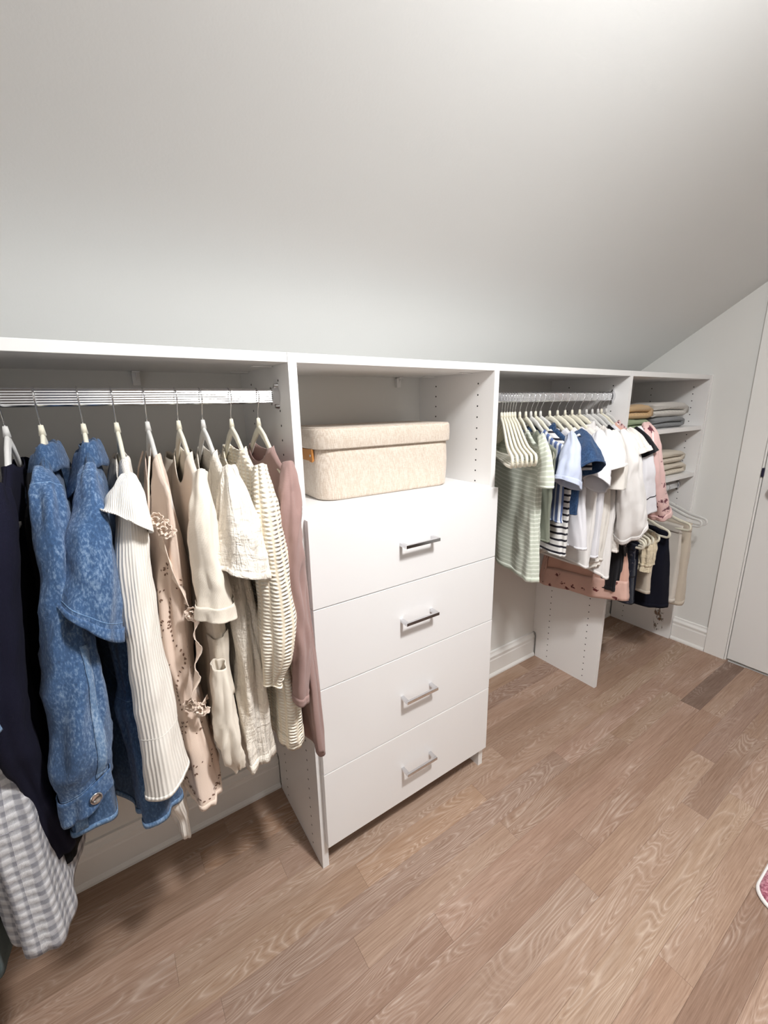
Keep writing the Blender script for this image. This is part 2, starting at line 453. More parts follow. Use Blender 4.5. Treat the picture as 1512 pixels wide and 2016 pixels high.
def bracket(x, parent, mat=None):
    """small white L bracket under a shelf, against the wall"""
    bm = bmesh.new()
    z1 = H - T - 0.0005
    add_box(bm, x-0.008, x+0.008, YW-0.013, YW-0.0005, z1-0.032, z1, 0.0005)
    add_box(bm, x-0.008, x+0.008, YW-0.030, YW-0.004, z1-0.004, z1, 0.0005)
    A = [bm.verts.new(p) for p in ((x-0.001, YW-0.004, z1-0.030), (x-0.001, YW-0.028, z1-0.004), (x-0.001, YW-0.004, z1-0.004))]
    B = [bm.verts.new(p) for p in ((x+0.001, YW-0.004, z1-0.030), (x+0.001, YW-0.028, z1-0.004), (x+0.001, YW-0.004, z1-0.004))]
    bm.faces.new(A); bm.faces.new(B)
    for i in range(3): bm.faces.new((A[i], A[(i+1)%3], B[(i+1)%3], B[i]))
    return link('shelf_bracket', bm_mesh('shelf_bracket', bm), MW, parent)
def cam_cover(x0, x1, y, parent):
    return box('fastener_cover', x0, x1, y-0.006, y+0.006, H-T-0.003, H-T-0.0002, MW, parent, 0.001)

# left end panel and left top shelf
ls = tag(empty('closet_shelf', (0, 0, 0)), 'white top shelf with end panel over the long clothes left of the drawers', 'shelf')
panel(-0.7445, ls, holes=(1,))
box('shelf_board', -0.735+0.0004, -T/2-0.0004, 0.0005, YBK, H-T, H, MW, ls, 0.0008)
bracket(-0.255, ls); cam_cover(-0.055, -0.0115, 0.09, ls); cam_cover(-0.055, -0.0115, 0.26, ls)

# drawer tower
W = 0.61
dt = tag(empty('drawer_cabinet', (W/2, 0, 0)), 'white closet cabinet with an open cubby above four drawers', 'cabinet')
def under(parent, o): o.parent = parent; o.location = Vector(o.location) - Vector(parent.location); return o
under(dt, panel(0.0, None, (-1, 1))); under(dt, panel(W, None, (-1, 1)))
XI0, XI1 = T/2+0.0004, W-T/2-0.0004
under(dt, box('top_panel', XI0, XI1, 0.0005, YBK, H-T, H, MW, None, 0.0008))
ZD = [1.0117, 0.7935, 0.5777, 0.3259, 0.0832]
under(dt, box('cubby_shelf', XI0, XI1, 0.0, YBK-0.002, 0.996, 1.0150, MW, None, 0.0008))
under(dt, box('bottom_panel', XI0, XI1, 0.012, YBK-0.03, 0.087, 0.105, MW))
b_ = bracket(0.504, None); under(dt, b_)
for xx in ((0.0115, 0.05), (0.555, 0.5985)):
    under(dt, cam_cover(xx[0], xx[1], 0.09, None)); under(dt, cam_cover(xx[0], xx[1], 0.26, None))
for i in range(4):
    z1, z0 = ZD[i], ZD[i+1]
    f = box('drawer', 0.0025, 0.6155, -0.0188, -0.0012, z0+0.0012, z1-0.0012, MDRAW, None, 0.0009)
    under(dt, f)
    zc = {0: 0.906, 1: 0.690, 2: 0.449, 3: 0.2035}[i]
    bm = bmesh.new()
    xa, xb = 0.251, 0.3635
    add_box(bm, xa, xa+0.009, -0.0445, -0.0190, zc-0.0045, zc+0.0045, 0.0006)
    add_box(bm, xb-0.009, xb, -0.0445, -0.0190, zc-0.0045, zc+0.0045, 0.0006)
    add_box(bm, xa, xb, -0.0500, -0.0430, zc-0.0045, zc+0.0045, 0.0006)
    h = link('handle', bm_mesh('handle', bm), MCHR, f)

# middle hanging section top shelf
cs = tag(empty('closet_shelf', (0, 0, 0)), 'white top shelf over the short shirts right of the drawers', 'shelf')
XC, XD = 1.347, 2.061
box('shelf_board', W+T/2+0.0004, XC-T/2-0.0004, 0.0005, YBK, H-T, H, MW, cs, 0.0008)
# right shelf tower
st = tag(empty('shelf_tower', (XC, 0, 0)), 'white open shelf unit against the right wall with folded sweaters', 'shelving')
under(st, panel(XC, None, (-1, 1)))
pr = panel(XD, None, (-1,)); under(st, pr)
xa, xb = XC+T/2+0.0004, XD-T/2-0.0004
under(st, box('top_panel', xa, xb, 0.0005, YBK, H-T, H, MW, None, 0.0008))
under(st, box('shelf', xa, xb, 0.003, YBK-0.003, 1.112, 1.131, MW, None, 0.0008))
under(st, box('shelf', xa, xb, 0.003, YBK-0.003, 0.888, 0.907, MW, None, 0.0008))
under(st, box('filler_strip', XD+T/2+0.0002, XG-0.0003, -0.002, 0.02, 0.0, H+0.002, MW))
def stain_mat():
    t = NT('brown_stain'); v = t.tc()
    n = t.noise(t.mapping(v, (1, 1, 0.6)), 30, 4, 0.7)
    m = t.ramp(n, [(0.50, (0,0,0)), (0.62, (1,1,1))])
    t.base(t.mix(m, srgb(226, 222, 215), srgb(120, 88, 62))); t.set(Roughness=0.7)
    t.l.new(t.math('MAXIMUM', m, 0.0), t.b.inputs['Alpha'])
    return t.m
sm = stain_mat()
prism('stain', [(0.035, 0.03), (0.075, 0.02), (0.09, 0.10), (0.08, 0.17), (0.06, 0.20), (0.04, 0.15)], XD-T/2-0.0006, XD-T/2-0.0002, 'x', sm, pr)

# closet rods: tall flat aluminium bar with grooves, chrome end cups
def rod(x0, x1, yc, zc, label):
    r = tag(empty('closet_rod', ((x0+x1)/2, yc, zc)), label, 'closet rod', 'closet hanging rods')
    hz, hy = 0.0155, 0.0075
    pts = []
    for k in range(13):   # front face with grooves
        z = -hz*0.8 + 1.6*hz*k/12
        pts.append((-hy + (0.0007 if k % 2 else 0.0), z))
    top = [(-hy+0.002, hz*0.93), (-hy*0.3, hz), (hy*0.3, hz), (hy-0.002, hz*0.93), (hy, hz*0.75)]
    bot = [(hy, -hz*0.75), (hy-0.002, -hz*0.93), (hy*0.3, -hz), (-hy*0.3, -hz), (-hy+0.002, -hz*0.93)]
    pts = pts + top + bot
    prism('bar', [(p[0], p[1]) for p in pts], x0+0.002-(x0+x1)/2, x1-0.002-(x0+x1)/2, 'x', MALU, r)
    for sx, xe in ((1, x0), (-1, x1)):
        bm = bmesh.new()
        # wall flange with two screw ears and an open cup
        xl = (xe-(x0+x1)/2)
        out = [((0.0115)*cos(a)*1.0, 0.0195*sin(a)) for a in [2*pi*k/24 for k in range(24)]]
        A = [bm.verts.new((xl+sx*0.0003, p[0], p[1])) for p in out]; B = [bm.verts.new((xl+sx*0.016, p[0], p[1])) for p in out]
        bm.faces.new(A)
        inn = [bm.verts.new((xl+sx*0.016, p[0]*0.82, p[1]*0.86)) for p in out]
        inn2 = [bm.verts.new((xl+sx*0.004, p[0]*0.82, p[1]*0.86)) for p in out]
        for k in range(24):
            k2 = (k+1) % 24
            bm.faces.new((A[k], A[k2], B[k2], B[k])); bm.faces.new((B[k], B[k2], inn[k2], inn[k])); bm.faces.new((inn[k], inn[k2], inn2[k2], inn2[k]))
        bm.faces.new(inn2)
        for zz in (0.022, -0.022):
            bmesh.ops.create_cone(bm, cap_ends=True, segments=12, radius1=0.006, radius2=0.004, depth=0.008,
                                  matrix=Matrix.Translation((xl+sx*0.0043, 0, zz)) @ Matrix.Rotation(pi/2*sx, 4, 'Y'))
        link('end_cup', bm_mesh('end_cup', bm, False), MCHR, r)
    return r
RY, RZ = 0.068, 1.2775
rod(-0.735, -T/2, RY, RZ, 'aluminium hanging rod carrying the long clothes on the left')
RY2, RZ2 = 0.060, 1.270
rod(W+T/2, XC-T/2, RY2, RZ2, 'aluminium hanging rod crowded with short shirts right of the drawers')
RY3, RZ3 = 0.066, 0.838
rod(XC+T/2, XD-T/2, RY3, RZ3, 'low aluminium rod under the shelves holding shorts')

# ------------------------------------------------------------------ storage box
def rrect(cx, cy, hx, hy, r, n=7):
    pts = []
    for q, (sx, sy) in enumerate(((1,1),(-1,1),(-1,-1),(1,-1))):
        for k in range(n+1):
            a = q*pi/2 + (pi/2)*k/n
            pts.append((cx + sx*(hx-r) + r*cos(a), cy + sy*(hy-r) + r*sin(a)))
    return pts
def loft(name, levels, mat, parent, cap_bottom=True, cap_top=True, smooth=True):
    bm = bmesh.new(); rings = []
    for pts, z in levels: rings.append([bm.verts.new((p[0], p[1], z if not callable(z) else z(p))) for p in pts])
    n = len(rings[0])
    for a, b in zip(rings, rings[1:]):
        for k in range(n): bm.faces.new((a[k], a[(k+1)%n], b[(k+1)%n], b[k]))
    if cap_bottom: bm.faces.new(rings[0])
    if cap_top: bm.faces.new(rings[-1])
    o = link(name, bm_mesh(name, bm, False), mat, parent)
    me = o.data
    for p in me.polygons: p.use_smooth = len(p.vertices) == 4
    return o
sb = tag(empty('storage_box', (0.318, 0.205, 1.0155), radians(-1.5)), 'beige linen storage box with lid and leather handle in the cubby', 'storage box')
hx, hy = 0.214, 0.108
lev = [(rrect(0, 0, hx-0.006, hy-0.006, 0.045), 0.0), (rrect(0, 0, hx-0.001, hy-0.001, 0.046), 0.004)]
for k in range(7):
    b = sin(pi*k/6)*0.0025
    lev.append((rrect(0, 0, hx+b, hy+b, 0.047), 0.01+0.128*k/6))
loft('box_body', lev, MLIN, sb, True, True)
lx, ly = hx+0.0085, hy+0.0085
lev = [(rrect(0, 0, lx-0.004, ly-0.004, 0.047), 0.134), (rrect(0, 0, lx-0.001, ly-0.001, 0.050), 0.1335), (rrect(0, 0, lx, ly, 0.051), 0.137),
       (rrect(0, 0, lx+0.001, ly+0.001, 0.052), 0.160), (rrect(0, 0, lx, ly, 0.052), 0.180), (rrect(0, 0, lx-0.0015, ly-0.0015, 0.050), 0.1835),
       (rrect(0, 0, lx-0.006, ly-0.006, 0.047), 0.1850), (rrect(0, 0, lx-0.03, ly-0.03, 0.040), 0.1865), (rrect(0, 0, lx-0.06, ly-0.06, 0.03), 0.1855)]
loft('lid', lev, MLIN, sb)
prism('lid_seam', [(a, b) for a, b in rrect(0, 0, lx-0.0025, ly-0.0025, 0.050)] , 0.1842, 0.1858, 'z', MLIN, sb)
# leather strap handle on the left end
bm = bmesh.new()
xe = -hx-0.0028
add_box(bm, xe-0.0040, xe, -0.072, 0.072, 0.102, 0.132, 0.001)
add_box(bm, xe-0.0065, xe-0.0040, -0.074, -0.056, 0.100, 0.1335, 0.0008)
add_box(bm, xe-0.0065, xe-0.0040, 0.056, 0.074, 0.100, 0.1335, 0.0008)
lh = link('leather_handle', bm_mesh('leather_handle', bm), MLEA, sb)
for yy in (-0.065, 0.065):
    bm = bmesh.new()
    bmesh.ops.create_cone(bm, cap_ends=True, segments=14, radius1=0.0035, radius2=0.003, depth=0.002, matrix=Matrix.Translation((xe-0.0073, yy, 0.117)) @ Matrix.Rotation(pi/2, 4, 'Y'))
    link('rivet', bm_mesh('rivet', bm, True), MCHR, lh)

# ------------------------------------------------------------------ hangers
def hang_z(y, ws=0.165, zn=-0.064, drop=0.085):
    """height of a hanger arm's centre line"""
    s = min(1.0, abs(y)/(ws*0.93))
    return zn - 0.006 - drop*(0.25*s + 0.75*(smooth01(s*1.15)*0.85 + 0.15*s))
def hanger_meshes(ws=0.205, zn=-0.064, drop=0.085, bar=True, hook_side=1):
    """local frame: origin at the rod centre; y along the hanger, z up"""
    bm = bmesh.new(); hh = 0.0035
    # arm outline (centre line) from neck to the end, round the end and along the bar
    zt = zn
    cl = []
    for k in range(11):
        s = k/10
        y = ws*0.93*s
        z = zt-0.006 - drop*(0.25*s + 0.75*(smooth01(s*1.15)*0.85+0.15*s)) if k else zt-0.004
        cl.append((y, z))
    ye, ze = cl[-1]
    r = 0.0165
    for k in range(1, 8):
        a = pi/2 - pi*k/8 - 0.25*(1-k/8)
        cl.append((ye+0.004+r*cos(a)*1.1, ze-r+r*sin(a)))
    zb = ze-2*r
    if bar:
        cl.append((ye*0.75, zb-0.003)); cl.append((ye*0.4, zb-0.003)); cl.append((0.0, zb-0.003))
    half = []
    n = len(cl)
    for i, (y, z) in enumerate(cl):
        a = Vector(cl[max(i-1, 0)]); b = Vector(cl[min(i+1, n-1)])
        t = (b-a).normalized(); nn = Vector((-t.y, t.x))
        wv = 0.0085 if i < 3 else 0.0065 if i < 10 else 0.0045
        if i == 0: nn = Vector((0, 1)); wv = 0.010
        if bar and i == n-1: nn = Vector((0, -1))
        half.append((Vector((y, z)) + nn*wv, Vector((y, z)) - nn*wv))
    for sgn in (-1, 1):
        prev = None
        for (o_, i_) in half:
            def ring(x_, P_): return bm.verts.new((x_, sgn*P_.x, P_.y))
            m1 = o_*0.82+i_*0.18; m2 = o_*0.18+i_*0.82
            q = [ring(-hh*0.45, o_), ring(-hh, m1), ring(-hh, m2), ring(-hh*0.45, i_), ring(hh*0.45, i_), ring(hh, m2), ring(hh, m1), ring(hh*0.45, o_)]
            if prev:
                for k in range(8): bm.faces.new((prev[k], prev[(k+1)%8], q[(k+1)%8], q[k]))
            prev = q
    # neck stub
    bmesh.ops.create_cone(bm, cap_ends=True, segments=12, radius1=0.0055, radius2=0.0035, depth=0.018, matrix=Matrix.Translation((0, 0, zn+0.010)))
    body = bm_mesh('hanger_body', bm, True)
    bm = bmesh.new()
    pts = [(0, 0, zn+0.012), (0, 0, zn+0.026), (0, -0.003, -0.030), (0, -0.007, -0.022)]
    for k in range(18):          # round the front of the rod, over the top and down behind
        a = radians(222 - 15.5*k)
        pts.append((0, 0.0172*cos(a), 0.0172*sin(a) - 0.0002))
    tube_bm(bm, pts, 0.0013, 6)
    hook = bm_mesh('hook', bm, True)
    return body, hook
HB, HK = hanger_meshes(0.155)
HBW, HKW = hanger_meshes(0.205)
HB2, HK2 = hanger_meshes(0.19, -0.062, 0.045, True)
def hanger(x, y, zrod, rz, label, mat=None, small=False, group=None):
    b, k = (HB2, HK2) if small == 'small' else (HBW, HKW) if small == 'wide' else (HB, HK)
    h = tag(empty('clothes_hanger', (x, y, zrod), rz), label, 'hanger', group or ('hangers on the low rod' if small == 'small' else 'hangers on the left rod' if x < 0 else 'hangers on the right rod'))
    bb = b.copy() if mat and mat is not MVEL else b
    if not bb.materials: bb.materials.append(mat or MVEL)
    elif mat: bb.materials[0] = mat
    link('hanger_body', bb, None, h)
    if not k.materials: k.materials.append(MCHR)
    link('hook', k, None, h)
    return h

# ------------------------------------------------------------------ cloth machinery
class Grid:
    """closed-in-u cloth surface; P[j][i]; j runs down, i runs round"""
    def __init__(s, P, UV): s.P, s.UV = P, UV
def grid_mesh(name, P, UV, closed=True, smooth=True):
    nv, nu = len(P), len(P[0])
    verts = [p for row_ in P for p in row_]
    faces = []; uvs = []
    cu = nu if closed else nu-1
    wrap_u = None
    for j in range(nv-1):
        for i in range(cu):
            i2 = (i+1) % nu
            faces.append((j*nu+i, (j+1)*nu+i, (j+1)*nu+i2, j*nu+i2))
            ua, ub = UV[j][i], UV[j][i2]; uc, ud = UV[j+1][i2], UV[j+1][i]
            if closed and i2 == 0:
                du = UV[j][nu-1][0]-UV[j][nu-2][0]; du2 = UV[j+1][nu-1][0]-UV[j+1][nu-2][0]
                ub = (ua[0]+du, ub[1]); uc = (ud[0]+du2, uc[1])
            uvs.extend((*ua, *ud, *uc, *ub))
    me = bpy.data.meshes.new(name); me.from_pydata(verts, [], faces)
    lay = me.uv_layers.new(name='UVMap'); lay.data.foreach_set('uv', uvs)
    if smooth: me.polygons.foreach_set('use_smooth', [True]*len(me.polygons))
    me.update(); return me
def solid(o, th=0.0016, off=0.0):
    m = o.modifiers.new('cloth_thickness', 'SOLIDIFY'); m.thickness = th; m.offset = off; return o
def nz(x, y, z): return noise.noise(Vector((x, y, z)))

def body(parent, mat, keys, name='body', z_neck=-0.098, slope=0.27, w_sh=0.185, neck=0.065, scoop_f=0.05, scoop_b=0.015,
         z_hem=-0.8, folds=5, amp=0.008, seed=0, nu=120, nv=60, hem=None, flat_top=False, th=0.0016, t_top=0.0055, wr=0.0022, gather=None, crump=0.003):
    """keys: (z, half width, half thickness, cx, cy); all relative to the rod centre. The -x side is the side with the deep neckline."""
    ph = [random.Random(seed*7+k).random()*6.28 for k in range(6)]
    P, UV = [], []
    yn = []
    for i in range(nu):
        a = 2*pi*i/nu
        yn.append((-cos(a), -sin(a)))      # y position, side (-x first)
    for j in range(nv):
        v = j/(nv-1); rowp, rowu = [], []
        acc = 0.0
        for i in range(nu):
            cy_, sd = yn[i]
            yl = math.copysign(abs(cy_)**0.80, cy_)
            y0 = yl*w_sh
            if flat_top: zt = z_neck
            else:
                a_ = abs(y0)
                if a_ < neck:
                    sc = scoop_f if sd <= 0 else scoop_b
                    zt = hang_z(neck)+0.0125+z_neck+0.098 - sc*sqrt(max(0, 1-(a_/neck)**2))
                else:
                    e = (a_-neck)/(w_sh-neck)
                    zt = hang_z(a_)+0.0125+z_neck+0.098 - 0.010*max(0, e-0.8)*5
            zh = z_hem + (hem(cy_, sd) if hem else 0.0)
            z = zt + (zh-zt)*v
            w, t, cx, cy = interp(keys, z)
            depth = zt - z
            open_n = 0.0
            if not flat_top and abs(y0) < neck*1.0: open_n = 0.006*sqrt(max(0, 1-(abs(y0)/neck)**2))
            tt = t_top + open_n + (t-t_top)*smooth01(depth/0.16)
            if not flat_top and open_n == 0.0 and j == 0: tt = 0.0006
            wl = w_sh + (w-w_sh)*smooth01(depth/0.12)
            # side profile: a soft lens so the two faces meet in rounded edges
            side = math.copysign(abs(sd)**0.55, sd)
            x = tt*side
            y = yl*wl
            # folds grow downwards
            g = smooth01(depth/0.35)
            A = amp*(0.15+0.85*g)
            if gather and z < gather: A *= 1.0 + 0.8*smooth01((gather-z)/0.08)
            ang = 2*pi*i/nu
            d = A*(0.55*sin(folds*ang+ph[0]+1.3*v) + 0.30*sin((folds*2+1)*ang+ph[1]-2*v) + 0.25*sin((folds+2)*ang+ph[2]+3.1*v))
            d += wr*nz(x*20+seed*3.1, y*18, z*9) + wr*0.6*nz(x*40, y*45+seed, z*30)
            d += crump*(0.6-2.2*abs(nz(x*9+seed*2.7, y*9, z*6+side*3)))
            d *= smooth01(depth/0.05+0.1)
            nx_, ny_ = side*0.9, yl*abs(yl)**2*0.8
            x += d*(nx_ if abs(nx_) > 0.1 else 0.1); y += d*ny_
            x += 0.006*nz(seed*5.1, y*6, z*4)*g
            rowp.append((cx+x, cy+y, z))
            if i: acc += (Vector(rowp[-1])-Vector(rowp[-2])).length
            rowu.append((acc, 0.2-z))
        P.append(rowp); UV.append(rowu)
    # use the mid row arc length for u so that vertical patterns stay continuous
    ref = UV[nv//2]
    for j in range(nv):
        for i in range(nu): UV[j][i] = (ref[i][0], UV[j][i][1])
    o = link(name, grid_mesh(name, P, UV), mat, parent); solid(o, th)
    return o, Grid(P, UV)

def sleeve(parent, mat, path, name='sleeve', nu=40, nv=40, seed=0, amp=0.004, folds=4, th=0.0014, end_tilt=0.0, wr=0.003, crump=0.003):
    """path: (x, y, z, rx, ry); rx across (x), ry along the hanger (y) ; open tube"""
    ph = [random.Random(seed*13+k).random()*6.28 for k in range(6)]
    n = len(path)
    def cr(t):
        t = t*(n-1); i = min(int(t), n-2); f = t-i
        p0, p1, p2, p3 = path[max(i-1, 0)], path[i], path[i+1], path[min(i+2, n-1)]
        return [0.5*((2*b)+(c-a)*f+(2*a-5*b+4*c-d)*f*f+(3*b-a-3*c+d)*f*f*f) for a, b, c, d in zip(p0, p1, p2, p3)]
    P, UV = [], []; L = 0; last = None
    for j in range(nv):
        v = j/(nv-1); c = cr(v); c2 = cr(min(1, v+0.02)); c1 = cr(max(0, v-0.02))
        pos = Vector(c[:3]); tg = (Vector(c2[:3])-Vector(c1[:3])).normalized()
        e1 = Vector((1, 0, 0)); e1 = (e1-tg*e1.dot(tg)).normalized(); e2 = tg.cross(e1).normalized()
        if last is not None: L += (pos-last).length
        last = pos
        rp, ru = [], []
        per = pi*(abs(c[3])+abs(c[4]))
        for i in range(nu):
            a = 2*pi*i/nu
            d = 1.0
            g = 0.35+0.65*v
            dd = amp*g*(0.6*sin(folds*a+ph[0]+2*v)+0.4*sin((folds+3)*a+ph[1]-3*v)) + wr*nz(cos(a)*1.2+seed, sin(a)*1.2, L*16) + wr*0.7*nz(cos(a)*2.5+seed, sin(a)*2.5, L*45)
            dd += crump*min(1, v*4)*(0.6-2.2*abs(nz(cos(a)*0.9+seed*2.1+L*5, sin(a)*0.9, L*9)))
            q = pos + e1*(c[3]+dd)*cos(a) + e2*(c[4]+dd)*sin(a)
            q = q + tg*(end_tilt*v**3*cos(a)*c[3]/0.03)
            rp.append(tuple(q)); ru.append((per*i/nu, L))
        P.append(rp); UV.append(ru)
    ref = UV[nv//2]
    for j in range(nv):
        for i in range(nu): UV[j][i] = (ref[i][0], UV[j][i][1])
    o = link(name, grid_mesh(name, P, UV), mat, parent); solid(o, th)
    return o, Grid(P, UV)

def patch(parent, mat, G, u0, u1, v0, v1, off=0.002, name='band', closed=False, th=0.0012, flip=1):
    """strip of a cloth grid lifted off its surface (hems, cuffs, plackets, pockets); u,v are 0..1"""
    nv, nu = len(G.P), len(G.P[0])
    j0, j1 = int(round(v0*(nv-1))), int(round(v1*(nv-1))); i0, i1 = int(round(u0*nu)), int(round(u1*nu))
    if j1 <= j0: j1 = j0+1
    if j1 > nv-1: j1 = nv-1; j0 = min(j0, j1-1)
    rowsP, rowsU = [], []
    rng_i = range(i0, i1) if closed else range(i0, i1+1)
    for j in range(j0, j1+1):
        rp, ru = [], []
        cen = Vector((0, 0, 0))
        for p in G.P[j]: cen += Vector(p)
        cen /= nu
        for i in rng_i:
            p = Vector(G.P[j][i % nu]); a = Vector(G.P[j][(i-1) % nu]); b = Vector(G.P[j][(i+1) % nu])
            c = Vector(G.P[max(j-1, 0)][i % nu]); d = Vector(G.P[min(j+1, nv-1)][i % nu])
            n_ = (b-a).cross(d-c)
            if n_.length > 1e-9: n_.normalize()
            if n_.dot(p-cen) < 0: n_ = -n_
            rp.append(tuple(p+n_*off)); ru.append(G.UV[j][i % nu])
        rowsP.append(rp); rowsU.append(ru)
    o = link(name, grid_mesh(name, rowsP, rowsU, closed), mat, parent); solid(o, th)
    return o
def point_on(G, u, v, off=0.003):
    nv, nu = len(G.P), len(G.P[0]); j = int(round(v*(nv-1))); i = int(round(u*nu)) % nu
    p = Vector(G.P[j][i]); a = Vector(G.P[j][(i-1)%nu]); b = Vector(G.P[j][(i+1)%nu]); c = Vector(G.P[max(j-1,0)][i]); d = Vector(G.P[min(j+1,nv-1)][i])
    n_ = (b-a).cross(d-c).normalized(); cen = Vector((0,0,0))
    for q in G.P[j]: cen += Vector(q)
    cen /= nu
    if n_.dot(p-cen) < 0: n_ = -n_
    return p+n_*off, n_
def button(parent, pos, n_, r, mat, name='button'):
    bm = bmesh.new()
    rot = n_.to_track_quat('Z', 'Y').to_matrix().to_4x4()
    prof = [(0, 0.001), (r*0.55, 0.001), (r*0.75, 0.0022), (r, 0.0016), (r, -0.001), (0, -0.001)]
    rings = [[bm.verts.new((q*cos(2*pi*k/16), q*sin(2*pi*k/16), h)) for k in range(16)] for q, h in prof]
    for a, b in zip(rings, rings[1:]):
        for k in range(16): bm.faces.new((a[k], a[(k+1)%16], b[(k+1)%16], b[k]))
    bmesh.ops.remove_doubles(bm, verts=bm.verts, dist=1e-6)
    bmesh.ops.transform(bm, matrix=Matrix.Translation(pos) @ rot, verts=bm.verts)
    return link(name, bm_mesh(name, bm, True), mat, parent)
def collar(parent, mat, z=-0.115, ny=0.07, nx=0.022, stand=0.022, fall=0.04, flare=0.022, point=0.03, name='collar', seed=0, n=48, ymid=0.0, xoff=0.0):
    """shirt collar: stands up round the neck and folds down outwards; points at the front (-x)"""
    P, UV = [], []
    a0 = 0.30
    prof = [(0.0, 0.0), (0.0, 0.45), (0.002, 0.85), (0.005, 1.0), (0.010, 0.9), (0.016, 0.45), (0.020, 0.0), (0.023, -0.5), (0.026, -1.0)]
    for k, (o_, h) in enumerate(prof):
        rp, ru = [], []
        for i in range(n+1):
            a = pi + a0 + (2*pi-2*a0)*i/n           # opening at -x
            fr = smooth01((abs(i/n-0.5)*2-0.5)/0.5)   # 1 near the two front ends
            r_ = 1.0
            x = nx*cos(a) ; y = ny*sin(a)
            dx, dy = cos(a), sin(a)
            hh = stand*h if h > 0 else 0
            ext = 0.0
            if h <= 0: ext = -h*(fall*0.55+point*fr)
            o2 = o_/0.026*flare
            xx = xoff + x + dx*o2 - (0.018*fr*(-h) if h < 0 else 0)
            yy = ymid + y + dy*o2*1.0
            zz = z + hh*(1-0.35*fr) - ext - 0.012*fr + 0.002*sin(7*a+seed)
            rp.append((xx, yy, zz)); ru.append((i/n*0.4, k*0.01))
        P.append(rp); UV.append(ru)
    o = link(name, grid_mesh(name, P, UV, False), mat, parent); solid(o, 0.0022)
    return o
def ruffle(parent, mat, pts, width=0.02, waves=10, amp=0.006, name='ruffle', axis=(1, 0, 0), th=0.001, n=90):
    """wavy strip hanging off a 3D polyline"""
    pts = [Vector(p) for p in pts]; seg = []
    L = [0]
    for a, b in zip(pts, pts[1:]): L.append(L[-1]+(b-a).length)
    def at_(s):
        s *= L[-1]
        for k in range(len(pts)-1):
            if s <= L[k+1] or k == len(pts)-2: return pts[k].lerp(pts[k+1], (s-L[k])/(L[k+1]-L[k]))
    ax = Vector(axis); rows = [[], [], [], []]; U = [[], [], [], []]
    for i in range(n+1):
        s = i/n; p = at_(s); t = (at_(min(1, s+0.01))-at_(max(0, s-0.01))).normalized()
        up = t.cross(ax).normalized()
        if up.z > 0: up = -up
        for r_ in range(4):
            f = r_/3
            w_ = amp*f*sin(waves*2*pi*s+r_*0.3)
            rows[r_].append(tuple(p+up*width*f+ax*(w_+amp*0.3*f*nz(s*30, f, 0)))); U[r_].append((s*L[-1], f*width))
    o = link(name, grid_mesh(name, rows, U, False), mat, parent); solid(o, th)
    return o
def rosette(parent, mat, pos, r=0.012, name='rosette', seed=0, axis=(-0.4, -0.9, 0.1)):
    ax = Vector(axis).normalized(); q = ax.to_track_quat('Z', 'Y')
    rows, U = [], []
    n = 60
    for k in range(4):
        f = k/3; rp, ru = [], []
        for i in range(n+1):
            s = i/n; a = s*4*pi; rr = r*(0.25+0.75*s)*(0.55+0.45*f)+0.0015*sin(9*a+seed)*f
            rp.append(tuple(Vector(pos)+q @ Vector((rr*cos(a), rr*sin(a), 0.010*f*(1.2-0.7*s)+0.0015*sin(7*a)*f)))); ru.append((s*0.1, f*0.01))
        rows.append(rp); U.append(ru)
    o = link(name, grid_mesh(name, rows, U, False), mat, parent); solid(o, 0.0009); return o

def seam(parent, mat, G, v, name='seam', r=0.0012, u0=0.0, u1=1.0):
    """thin raised line of stitching that follows one row of a cloth grid"""
    nv, nu = len(G.P), len(G.P[0]); j = max(1, min(nv-2, int(round(v*(nv-1)))))
    i0, i1 = int(u0*nu), int(u1*nu)
    return tube(name, [G.P[j][i % nu] for i in range(i0, i1+1)], r, mat, parent, 5)
def garment(name, x, y, zrod, rz, label, cat, group=None):
    return tag(empty(name, (x, y, zrod), rz), label, cat, group)
# ------------------------------------------------------------------ fabrics
F_NAVY = fabric('navy_jersey', srgb(17, 17, 36), rough=0.95, sheen=0.0)
F_BLACK = fabric('black_jersey', srgb(10, 10, 14), rough=0.95, sheen=0.0)
F_SLATE = fabric('slate_cotton', srgb(62, 66, 84))
F_GREEN = fabric('dark_green_cotton', srgb(60, 76, 76))
F_DENIM = fabric('washed_denim', srgb(62, 92, 132), 'denim', srgb(146, 170, 198))
F_DENIM2 = fabric('mid_denim', srgb(56, 84, 120), 'denim', srgb(108, 136, 168))
F_DSEAM = fabric('denim_seam', srgb(96, 128, 166), 'denim', srgb(172, 192, 214))
F_GING = fabric('puckered_check', srgb(240, 239, 242), 'gingham', srgb(158, 158, 168), scale=1.45)
F_WRIB = fabric('white_rib_knit', srgb(238, 233, 225), 'rib')
F_WRIB2 = fabric('white_fine_rib', srgb(240, 236, 229), 'rib', scale=2.0)
F_EYE = fabric('eyelet_cotton', srgb(238, 216, 200), 'eyelet')
F_EYEP = fabric('blush_cotton', srgb(242, 222, 206))
F_CREAM = fabric('cream_linen', srgb(243, 233, 218))
F_CREAMD = fabric('tan_linen', srgb(206, 188, 162))
F_GAUZE = fabric('cream_gauze', srgb(245, 237, 225), 'gauze')
F_KNIT = fabric('cream_cable_knit', srgb(250, 243, 229), 'knit', srgb(232, 220, 199))
F_MAUVE = fabric('mauve_jersey', srgb(164, 134, 128))
F_LABEL = fabric('label_white', srgb(225, 222, 220))

